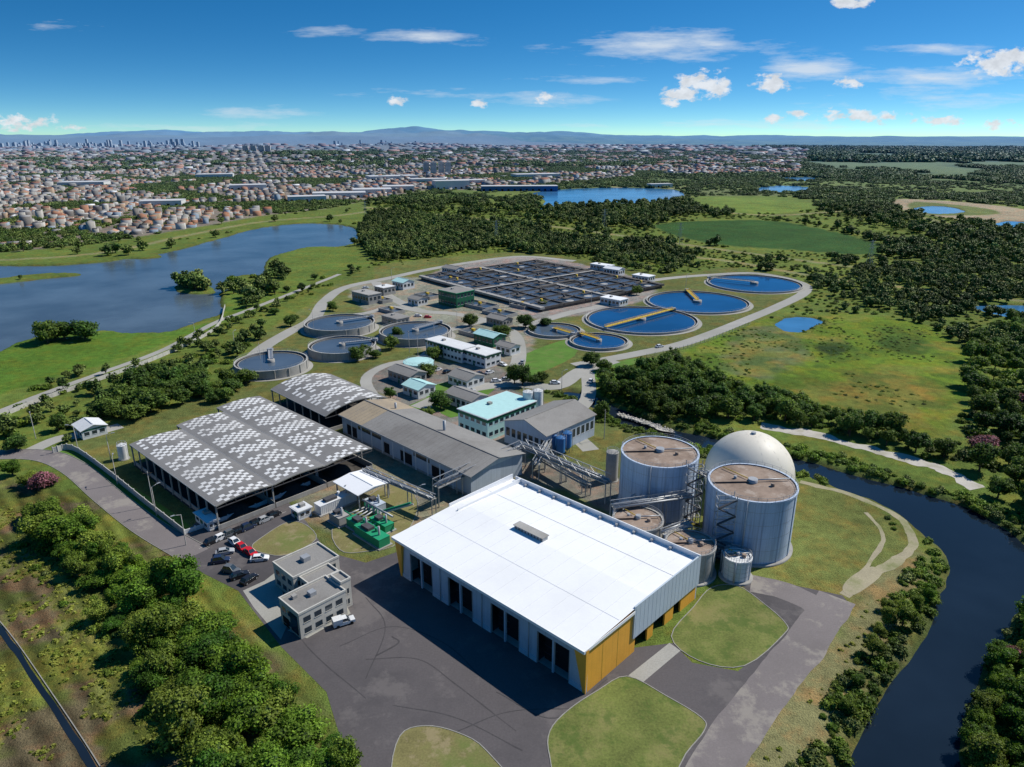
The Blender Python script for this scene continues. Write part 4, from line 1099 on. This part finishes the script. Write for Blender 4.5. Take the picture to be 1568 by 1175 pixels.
near_trees(GP([(1553,620),(1500,690)]),[PINK],9,10,'pink_blossom_tree')
near_trees(GP([(1548,1010),(1600,980),(1560,1090)]),[PINK],4,5,'pink_blossom_tree')
near_trees(fill([(165,630),(210,590),(250,575),(300,575),(372,588),(400,585),(385,606),(330,618),(260,632),(200,652)],7.5),NEARD,8,13,'plant_tree')
near_trees(fill([(60,520),(90,512),(130,514),(128,524),(80,528)],8),NEARD,13,17,'lakeside_tree')
near_trees(GP([(800,590),(788,588),(815,588),(830,585),(560,545),(548,552),(575,548),(600,535),(815,508),(805,502),(835,500),(510,476),(420,482),(450,492),(655,575),(770,515),(905,560),(925,568),(445,500),(830,470),(955,402),(720,500),(665,550),(25,690),(90,660),(150,640),(655,640),(675,625),(598,610),(760,640),(880,640),(920,640),(975,452),(610,520)]),NEARD,6,11,'plant_tree')
Q=fill([(890,585),(960,575),(1000,562),(1050,560),(1100,590),(1200,618),(1300,645),(1400,680),(1460,702),(1400,698),(1290,672),(1195,646),(1100,646),(1040,646),(985,632),(930,606)],5.6)
instancer(None,NEARD,Q,rng.uniform(4.5,10.5,len(Q)),'riverside_trees')
Q=fill([(890,575),(960,565),(1000,550),(1060,548),(1110,580),(1200,606),(1300,634),(1400,670),(1470,704),(1400,704),(1290,678),(1195,652),(1100,655),(1040,652),(985,636),(930,610)],3.8,keep=.75)
instancer(None,BUSH,Q,rng.uniform(2,5.5,len(Q)),'riverside_bushes')
Q=fill([(1480,560),(1530,500),(1700,480),(1800,800),(1620,830),(1530,770),(1480,710),(1490,620)],5.8)
instancer(None,NEARD+BUSH,Q,rng.uniform(3.5,10.5,len(Q)),'riverside_trees')
lo=RIVER.min(0)-12;hi=RIVER.max(0)+12; Q=grid_pts(lo,hi,2.2); rd=sdist(Q,RIVER,20)
n_=fbm(Q[:,0]/16,Q[:,1]/16,61)
Q=Q[(rd>.6)&(rd<4.5+10*(n_-.22))]; Q=Q[~blocked(Q,-.5)]
instancer(None,BUSH,Q,rng.uniform(1.6,5.0,len(Q)),'riverbank_bushes')
Q=fill([(1340,930),(1400,905),(1425,935),(1375,1010),(1305,1130),(1230,1290),(1200,1290),(1275,1090),(1310,990)],4.6,keep=.55)
instancer(None,NEAR,Q,rng.uniform(3,6.5,len(Q)),'riverbank_trees')
Q=fill([(1470,1180),(1500,1080),(1530,1010),(1580,950),(1640,900),(1900,900),(1900,1350),(1480,1350)],4.0)
instancer(None,NEAR,Q,rng.uniform(3,8,len(Q)),'riverbank_trees')
Q=fill([(0,612),(60,592),(150,560),(240,532),(330,492),(400,468),(470,432),(540,412),(545,418),(480,445),(410,480),(340,512),(250,552),(150,590),(0,645),(-100,680),(-100,640)],5.5,keep=.5)
instancer(None,MID+BUSH,Q,rng.uniform(2.5,7,len(Q)),'lakeside_scrub')
Q=fill([(0,650),(150,600),(260,560),(360,520),(400,520),(360,570),(250,600),(170,640),(100,680),(0,690),(-100,700)],5.5,keep=.6)
instancer(None,MID+BUSH,Q,rng.uniform(3,8.5,len(Q)),'lakeside_scrub')
Q=fill([(268,440),(300,432),(328,446),(300,447)],5,smooth=False); instancer(None,MID,Q,rng.uniform(8,12,len(Q)),'island_trees')
Q=fill([(335,452),(355,440),(400,434),(420,410),(440,420),(410,465),(350,470)],7,keep=.5); instancer(None,MID,Q,rng.uniform(6,11,len(Q)),'lakeside_scrub')
Q=fill([(350,424),(392,420),(396,430),(355,432)],7,keep=.5);instancer(None,BUSH,Q,rng.uniform(5,8,len(Q)),'island_bushes')
Q=fill([(410,480),(480,450),(540,425),(600,410),(700,396),(640,400),(560,405),(470,436),(400,470)],7,keep=.3);instancer(None,BUSH,Q,rng.uniform(2,5,len(Q)),'lakeside_scrub')
DARK=P_([(1000,345),(1100,338),(1200,340),(1340,372),(1330,390),(1200,382),(1080,372)])
OPEN=[MARSH,PLANT,DARK,paints[2][0],paints[3][0],paints[12][0],paints[0][0],P_([(1080,300),(1200,302),(1250,318),(1150,328),(1060,314)])]
allP=[];allS=[];farP=[];farS=[];shP=[];shS=[]
for r0,r1,s_ in ((230,700,5.6),(700,1200,8.5),(1200,2000,13),(2000,3400,24),(3400,8000,58)):
    P=grid_pts((-r1,0),(r1,r1),s_); d=np.hypot(P[:,0],P[:,1]); a=np.degrees(np.arctan2(P[:,0],P[:,1]))
    m=(d>r0)&(d<r1)&(np.abs(a)<44); P=P[m]; a=a[m]
    if r1<=2000: dens=fbm(P[:,0]/130,P[:,1]/130,71)*.55+fbm(P[:,0]/28,P[:,1]/28,72)*.45
    else: dens=1.0-fbm(P[:,0]/240,P[:,1]/240*.6,55)
    ok=~blocked(P,2,r1<1200)
    ok&=sdist(P,CITY,40)>4
    if r1<=2000:
        ok&=~((a<-11.5)&(rng.random(len(P))>.06))
        for o_ in OPEN: ok&=sdist(P,o_,20)>1
        for t in tracks: ok&=ldist(P,t,25)>(3.5+.006*r0)
        if r0<700: ok&=(P[:,1]>330)|(P[:,0]>150)
        thr=.50+.03*(a>8)
        tr=ok&(dens>thr); sb=ok&(dens>.39)&(dens<=thr+.03)&(rng.random(len(P))<.7)
        if r1<=1200:
            allP.append(P[tr]); allS.append(s_*rng.uniform(.6,1.5,tr.sum())); shP.append(P[sb]); shS.append(s_*rng.uniform(.35,.9,sb.sum()))
        else:
            farP.append(P[tr]); farS.append(s_*rng.uniform(.9,1.6,tr.sum())); farP.append(P[sb]); farS.append(s_*rng.uniform(.4,.9,sb.sum()))
    else:
        tr=ok&(dens>.50); farP.append(P[tr]); farS.append(s_*rng.uniform(.9,1.5,tr.sum()))
P=np.vstack(allP); Sx=np.concatenate(allS)
print('forest',len(P),sum(len(q) for q in farP),sum(len(q) for q in shP))
instancer(None,MID,P,Sx,'forest_trees')
instancer(None,BUSH,np.vstack(shP),np.concatenate(shS),'wetland_bushes')
instancer(None,CLUMP,np.vstack(farP),np.concatenate(farS),'distant_forest')
Q=fill([(550,350),(600,330),(760,350),(900,372),(960,390),(800,388),(760,376),(640,395),(570,395)],5.5,keep=.85)
instancer(None,MID,Q,rng.uniform(5,11,len(Q)),'forest_trees')
Q=fill([(-60,780),(60,800),(130,900),(200,1040),(280,1200),(260,1300),(-100,1300)],1.3,keep=.9); n_=fbm(Q[:,0]/7,Q[:,1]/10,78); Q=Q[n_>.43]
instancer(None,TUFT,Q,rng.uniform(.5,2.0,len(Q)),'grass_tufts',z=np.full(len(Q),-.12))
Q=fill([(1060,548),(1130,505),(1260,485),(1400,496),(1478,540),(1484,590),(1455,630),(1400,660),(1300,625),(1200,596),(1100,572)],3.6); n_=fbm(Q[:,0]/25,Q[:,1]/25,82); Q=Q[n_>.52]
instancer(None,BUSH,Q,rng.uniform(.8,2.8,len(Q)),'marsh_bushes',z=np.full(len(Q),-.3))
Q=fill([(1300,915),(1395,860),(1385,960),(1300,1060),(1220,1200),(1130,1300),(1110,1290),(1190,1060),(1260,980)],2.0,keep=.6); n_=fbm(Q[:,0]/9,Q[:,1]/9,83); Q=Q[n_>.47]
instancer(None,TUFT,Q,rng.uniform(.5,1.6,len(Q)),'grass_tufts',z=np.full(len(Q),-.1))

# ---------------------------------------------------------------- town
def town():
    PX=[];W=[];D=[];H=[];AN=[]
    for r0,r1,s_,sc in ((560,1500,12.5,1.0),(1500,2600,17,1.2),(2600,4500,32,1.8),(4500,9000,75,3.0)):
        ca,sa=math.cos(.35),math.sin(.35)
        g=np.arange(-r1*1.3,r1*1.3,s_); X,Y=np.meshgrid(g,g)
        ii,jj=np.meshgrid(np.arange(len(g)),np.arange(len(g)))
        keep=((ii%9)!=0)&((jj%4)!=0)
        X=X[keep];Y=Y[keep]
        P=np.stack([X*ca-Y*sa,X*sa+Y*ca],1)+rng.uniform(-.24,.24,(keep.sum(),2))*s_
        d=np.hypot(P[:,0],P[:,1]); a=np.degrees(np.arctan2(P[:,0],P[:,1]))
        P=P[(d>r0)&(d<r1)&(np.abs(a)<44)&(P[:,1]>0)]
        P=P[sdist(P,CITY,10)<-8]
        n=fbm(P[:,0]/140,P[:,1]/140,91); P=P[(n<.59)&(rng.random(len(P))<.86)]
        m=len(P); PX.append(P); W.append(rng.uniform(.4,1.05,m)*s_); D.append(rng.uniform(.4,.85,m)*s_)
        H.append(rng.choice([2.8,3.2,5.5,6.2,9.5],m,p=[.4,.3,.2,.08,.02])*(1+.08*sc)); AN.append(.35+rng.choice([0,math.pi/2],m)+rng.normal(0,.06,m))
    P=np.vstack(PX);W=np.concatenate(W);D=np.concatenate(D);H=np.concatenate(H);A=np.concatenate(AN); n=len(P); print('houses',n)
    Z=hgt(P[:,0],P[:,1])-1; gable=rng.random(n)<.65
    rise=np.where(gable,np.minimum(W,D)*.2,.15)
    c,s=np.cos(A),np.sin(A)
    def pt(lx,ly,z): return np.stack([P[:,0]+lx*c-ly*s,P[:,1]+lx*s+ly*c,Z+z],1)
    w,d=W/2,D/2; zero=np.zeros(n); h=H+1
    V=np.stack([pt(-w,-d,zero),pt(w,-d,zero),pt(w,d,zero),pt(-w,d,zero),pt(-w,-d,h),pt(w,-d,h),pt(w,d,h),pt(-w,d,h),pt(-w,zero,h+rise),pt(w,zero,h+rise)],1).reshape(-1,3)
    pat=[0,1,5,4, 2,3,7,6, 1,2,6,9,5, 3,0,4,8,7, 4,5,9,8, 6,7,8,9]; cn=[4,4,5,5,4,4]
    Fq=(np.array(pat)[None,:]+np.arange(n)[:,None]*10).ravel(); C=np.tile(cn,n)
    pal=np.array([(.32,.14,.08),(.38,.18,.11),(.25,.12,.08),(.22,.21,.20),(.30,.29,.28),(.48,.47,.45),(.13,.125,.12),(.42,.24,.16),(.70,.70,.70)])
    rc=pal[rng.choice(len(pal),n,p=[.15,.13,.11,.17,.14,.08,.11,.07,.04])]*rng.uniform(.7,1.15,(n,1))
    wp=np.array([(.40,.38,.34),(.46,.44,.41),(.38,.28,.19),(.23,.21,.19),(.42,.22,.14),(.28,.34,.40)])
    wc=wp[rng.choice(6,n,p=[.26,.16,.16,.26,.09,.07])]
    FC=np.ones((n,6,4)); FC[:,:4,:3]=wc[:,None,:]; FC[:,4:,:3]=rc[:,None,:]
    me=np_mesh('town_houses',V,Fq,C)
    at=me.attributes.new('Col','FLOAT_COLOR','FACE'); at.data.foreach_set('color',FC.astype(np.float32).ravel())
    me.materials.append(attr_mat('town_walls_and_roofs','Col',.15,scales=(.05,.4,2)))
    link(bpy.data.objects.new('town_houses',me))
    T=[];TS=[]
    for r0,r1,s_,sc in ((560,1500,17,7),(1500,2600,25,11),(2600,5500,52,25)):
        Q=grid_pts((-r1,0),(r1*.5,r1),s_); dd=np.hypot(Q[:,0],Q[:,1]); a=np.degrees(np.arctan2(Q[:,0],Q[:,1]))
        Q=Q[(dd>r0)&(dd<r1)&(np.abs(a)<44)]; Q=Q[sdist(Q,CITY,10)<0]
        Q=Q[rng.random(len(Q))<.6]
        T.append(Q);TS.append(sc*rng.uniform(.6,1.5,len(Q)))
    for r0,r1,s_,sc in ((560,2600,11,11),(2600,6000,32,32)):
        Q=grid_pts((-r1,0),(r1*.5,r1),s_); dd=np.hypot(Q[:,0],Q[:,1]); a=np.degrees(np.arctan2(Q[:,0],Q[:,1]))
        Q=Q[(dd>r0)&(dd<r1)&(np.abs(a)<44)]; Q=Q[sdist(Q,CITY,10)<0]
        q=fbm(Q[:,0]/140,Q[:,1]/140,91); Q=Q[q>.585]; T.append(Q);TS.append(sc*rng.uniform(.8,1.5,len(Q)))
    Q=np.vstack(T); instancer(None,CLUMP,Q,np.concatenate(TS),'town_trees'); print('town trees',len(Q))
town()
def blockb(name,u,v,w,d,h,wall_,roof,rot=.3,fl=0):
    x,y=G(u,v); z=float(hgt(np.array([x]),np.array([y]))[0])
    b=B((x,y),rot,z); b.box(-w/2,w/2,-d/2,d/2,-2,h,wall_); b.box(-w/2-.4,w/2+.4,-d/2-.4,d/2+.4,h,h+.6,roof)
    if fl:
        for i in range(fl):
            z0=h*(i+.35)/fl
            windows(b,-w/2,w/2,z0,z0+1.4,max(3,int(w/4)),-d/2,-1,wall_)
        b.box(-w*.15,w*.15,-d*.2,d*.2,h+.6,h+3.5,wall_)
    else:
        for i in range(int(w/12)): b.box(-w/2+3+i*12,-w/2+7+i*12,-d/2-.1,-d/2+.02,0,4,M_dark)
    b.finish(name)
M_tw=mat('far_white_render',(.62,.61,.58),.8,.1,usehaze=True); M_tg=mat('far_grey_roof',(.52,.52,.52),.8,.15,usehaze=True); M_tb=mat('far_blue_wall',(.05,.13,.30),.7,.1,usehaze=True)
for u,v,w,d,h in ((520,302,90,40,8),(570,297,70,45,9),(610,292,60,40,9),(690,289,70,40,16),(655,280,80,40,9),(470,308,60,30,8),(250,315,60,35,8),(720,282,60,40,9),(130,285,90,50,9),(380,290,70,40,9),(330,272,90,50,9),(1010,287,50,20,7),(600,275,120,60,9),(820,272,120,50,9)):
    blockb('factory_shed',u,v,w,d,h,M_tw,M_tg,.3+random.uniform(-.1,.1))
blockb('blue_factory',795,292,150,30,9,M_tb,M_tg,.06)
for u in (653,664,676,686): blockb('apartment_block',u,267+random.uniform(-1,1),16,14,32,M_tw,M_tg,.2,9)
for u in (378,390,402,412): blockb('apartment_block',u,246,24,18,28,M_tw,M_tg,.2,9)
for u in (264,272,280): blockb('apartment_tower',u,224,30,26,80,M_tw,M_tg,.2,12)
b=B()
r=random.Random(5)
for i in range(120):
    a=math.radians(r.choice([-34,-32,-31,-28.5,-25,-24])+r.gauss(0,1.1)) if i<95 else math.radians(r.uniform(-36,-4)); d=r.uniform(7500,10500); x,y=d*math.sin(a),d*math.cos(a)
    z=float(hgt(np.array([x]),np.array([y]))[0]); w=r.uniform(14,28); h=14+52*r.random()**1.6
    b.box(x-w/2,x+w/2,y-w/2,y+w/2,z-5,z+h,M_tw if r.random()<.7 else M_tg); b.box(x-w/5,x+w/5,y-w/5,y+w/5,z+h,z+h+4,M_tg)
b.finish('city_skyline')
def pylon(u,v,h=22):
    b=B(G(u,v),.5)
    for sx in (-1,1):
        for sy in (-1,1): b.beam((sx*2.0,sy*2.0,0),(sx*.3,sy*.3,h),.16,M_steel)
    for i in range(6):
        z=h*i/6; w=2.0-1.7*i/6; z2=h*(i+1)/6; w2=2.0-1.7*(i+1)/6
        b.beam((-w,-w,z),(w2,-w2,z2),.1,M_steel); b.beam((w,w,z),(-w2,w2,z2),.1,M_steel)
    for z in (h*.72,h*.84,h*.96): b.beam((-4,0,z),(4,0,z),.16,M_steel)
    b.finish('power_pylon')
for u,v in ((760,372),(1040,377),(1330,410),(560,335),(925,350)): pylon(u,v)

# ---------------------------------------------------------------- sky, sun, camera
SUN_AZ=64.0; SUN_EL=47.0
w=bpy.data.worlds.new('World'); S.world=w; w.use_nodes=True; nt=w.node_tree; nt.nodes.clear()
out=nd(nt,'ShaderNodeOutputWorld'); bg=nd(nt,'ShaderNodeBackground')
tc=nd(nt,'ShaderNodeTexCoord').outputs['Generated']
sx=nd(nt,'ShaderNodeSeparateXYZ'); nt.links.new(tc,sx.inputs[0]); X,Y,Z=sx.outputs
cx=nd(nt,'ShaderNodeCombineXYZ'); nt.links.new(X,cx.inputs[0]); nt.links.new(Y,cx.inputs[1])
nt.links.new(mth(nt,'ADD',mth(nt,'MULTIPLY',Z,2.8),.03),cx.inputs[2])
nv=nd(nt,'ShaderNodeVectorMath',operation='NORMALIZE'); nt.links.new(cx.outputs[0],nv.inputs[0])
sky=nd(nt,'ShaderNodeTexSky'); sky.sky_type='NISHITA'; sky.sun_disc=False
sky.sun_elevation=math.radians(SUN_EL); sky.sun_rotation=math.radians(SUN_AZ); sky.altitude=900; sky.air_density=1.0; sky.dust_density=.3; sky.ozone_density=2.0
nt.links.new(nv.outputs[0],sky.inputs[0])
hs=nd(nt,'ShaderNodeHueSaturation'); hs.inputs['Saturation'].default_value=1.4; hs.inputs['Value'].default_value=1.15
nt.links.new(sky.outputs[0],hs.inputs['Color'])
skc=mixc(nt,1.0,hs.outputs[0],(.80,1.08,1.05),'MULTIPLY')
Yp=mth(nt,'MAXIMUM',Y,.05)
A=mth(nt,'DIVIDE',X,Yp); E=mth(nt,'DIVIDE',Z,Yp)
def cv(sx_,sy_,off=0):
    c=nd(nt,'ShaderNodeCombineXYZ'); nt.links.new(mth(nt,'MULTIPLY',A,sx_),c.inputs[0]); nt.links.new(mth(nt,'MULTIPLY',E,sy_),c.inputs[1]); c.inputs[2].default_value=off; return c.outputs[0]
nc=noise(nt,1.0,8,cv(42,75),.62); ncs=noise(nt,1.0,7,cv(9,60,3.3),.65)
def cloudset(lst,nse,gain,thr):
    tot=None
    for u,v,wd,hh,amp in lst:
        x,y,z=ray(u,v); a0,e0=x/y,z/y; sa,se=wd/F*1.05,hh/F*1.05
        dx=mth(nt,'DIVIDE',mth(nt,'SUBTRACT',A,a0),sa); dy=mth(nt,'DIVIDE',mth(nt,'SUBTRACT',E,e0),se)
        d=mth(nt,'SQRT',mth(nt,'ADD',mth(nt,'MULTIPLY',dx,dx),mth(nt,'MULTIPLY',dy,dy)))
        m=mth(nt,'MULTIPLY',mth(nt,'SUBTRACT',1.0,d,None,True),amp)
        tot=m if tot is None else mth(nt,'MAXIMUM',tot,m)
    f=mth(nt,'ADD',mth(nt,'MULTIPLY',mth(nt,'SUBTRACT',nse,.5),3.4),mth(nt,'MULTIPLY',tot,1.5))
    f=mth(nt,'MULTIPLY',mth(nt,'SUBTRACT',f,thr),gain,None,True)
    return mth(nt,'MULTIPLY',f,mth(nt,'MULTIPLY',tot,4.0,None,True))
cum=[(1080,130,60,26,1),(1045,142,45,18,1),(1180,128,38,18,1),(1302,126,30,13,.9),(1530,98,80,26,1),(1555,88,50,22,1),(1220,174,26,14,.9),(1186,182,22,10,.85),(1310,178,80,16,.85),(1360,180,50,14,.8),(1530,190,45,11,.85),(610,155,28,10,.95),(730,160,22,9,.9),(30,188,80,18,.8),(845,150,35,13,.8),(1300,3,55,11,.95),(1035,160,22,9,.85),(1440,185,70,12,.7),(110,196,60,8,.6)]
cir=[(1020,72,210,30,1),(1090,66,90,26,1),(1450,75,120,16,.95),(660,59,110,16,1),(820,152,130,18,.85),(490,46,80,11,.85),(1240,105,140,24,1),(1420,118,200,22,1),(890,125,140,10,.75),(90,40,100,12,.75),(360,170,160,16,.65),(640,140,160,14,.6),(1100,190,320,16,.55),(300,195,300,12,.55),(1400,140,260,34,.65)]
mc=cloudset(cum,nc,2.2,.55); ms=cloudset(cir,ncs,.85,.5)
sh=ramp(nt,noise(nt,1.0,5,cv(60,90,7.7)),.35,.62,.80,1.0)
colc=mixc(nt,1.0,(8.3,8.6,9.0),sh,'MULTIPLY')
c=mixc(nt,mth(nt,'MULTIPLY',ms,.75),skc,(7.4,8.0,8.6))
c=mixc(nt,mth(nt,'MULTIPLY',mc,.92),c,colc)
nt.links.new(c,bg.inputs[0]); bg.inputs[1].default_value=.10; nt.links.new(bg.outputs[0],out.inputs[0])

sl=bpy.data.lights.new('sun','SUN'); sl.energy=5.0; sl.angle=math.radians(.5); sl.color=(1,.955,.87)
so=link(bpy.data.objects.new('sun',sl))
az,el=math.radians(SUN_AZ),math.radians(SUN_EL)
dv=Vector((math.sin(az)*math.cos(el),math.cos(az)*math.cos(el),math.sin(el)))
so.rotation_euler=dv.to_track_quat('Z','Y').to_euler(); so.location=dv*300
cam=bpy.data.cameras.new('camera'); co=link(bpy.data.objects.new('camera',cam)); co.location=(0,0,CH)
co.rotation_euler=(math.pi/2-PITCH,0,0); cam.sensor_width=36; cam.lens=36*F/1568; cam.clip_start=1; cam.clip_end=200000
S.camera=co
S.view_settings.view_transform='Standard'; S.view_settings.look='None'; S.view_settings.exposure=0
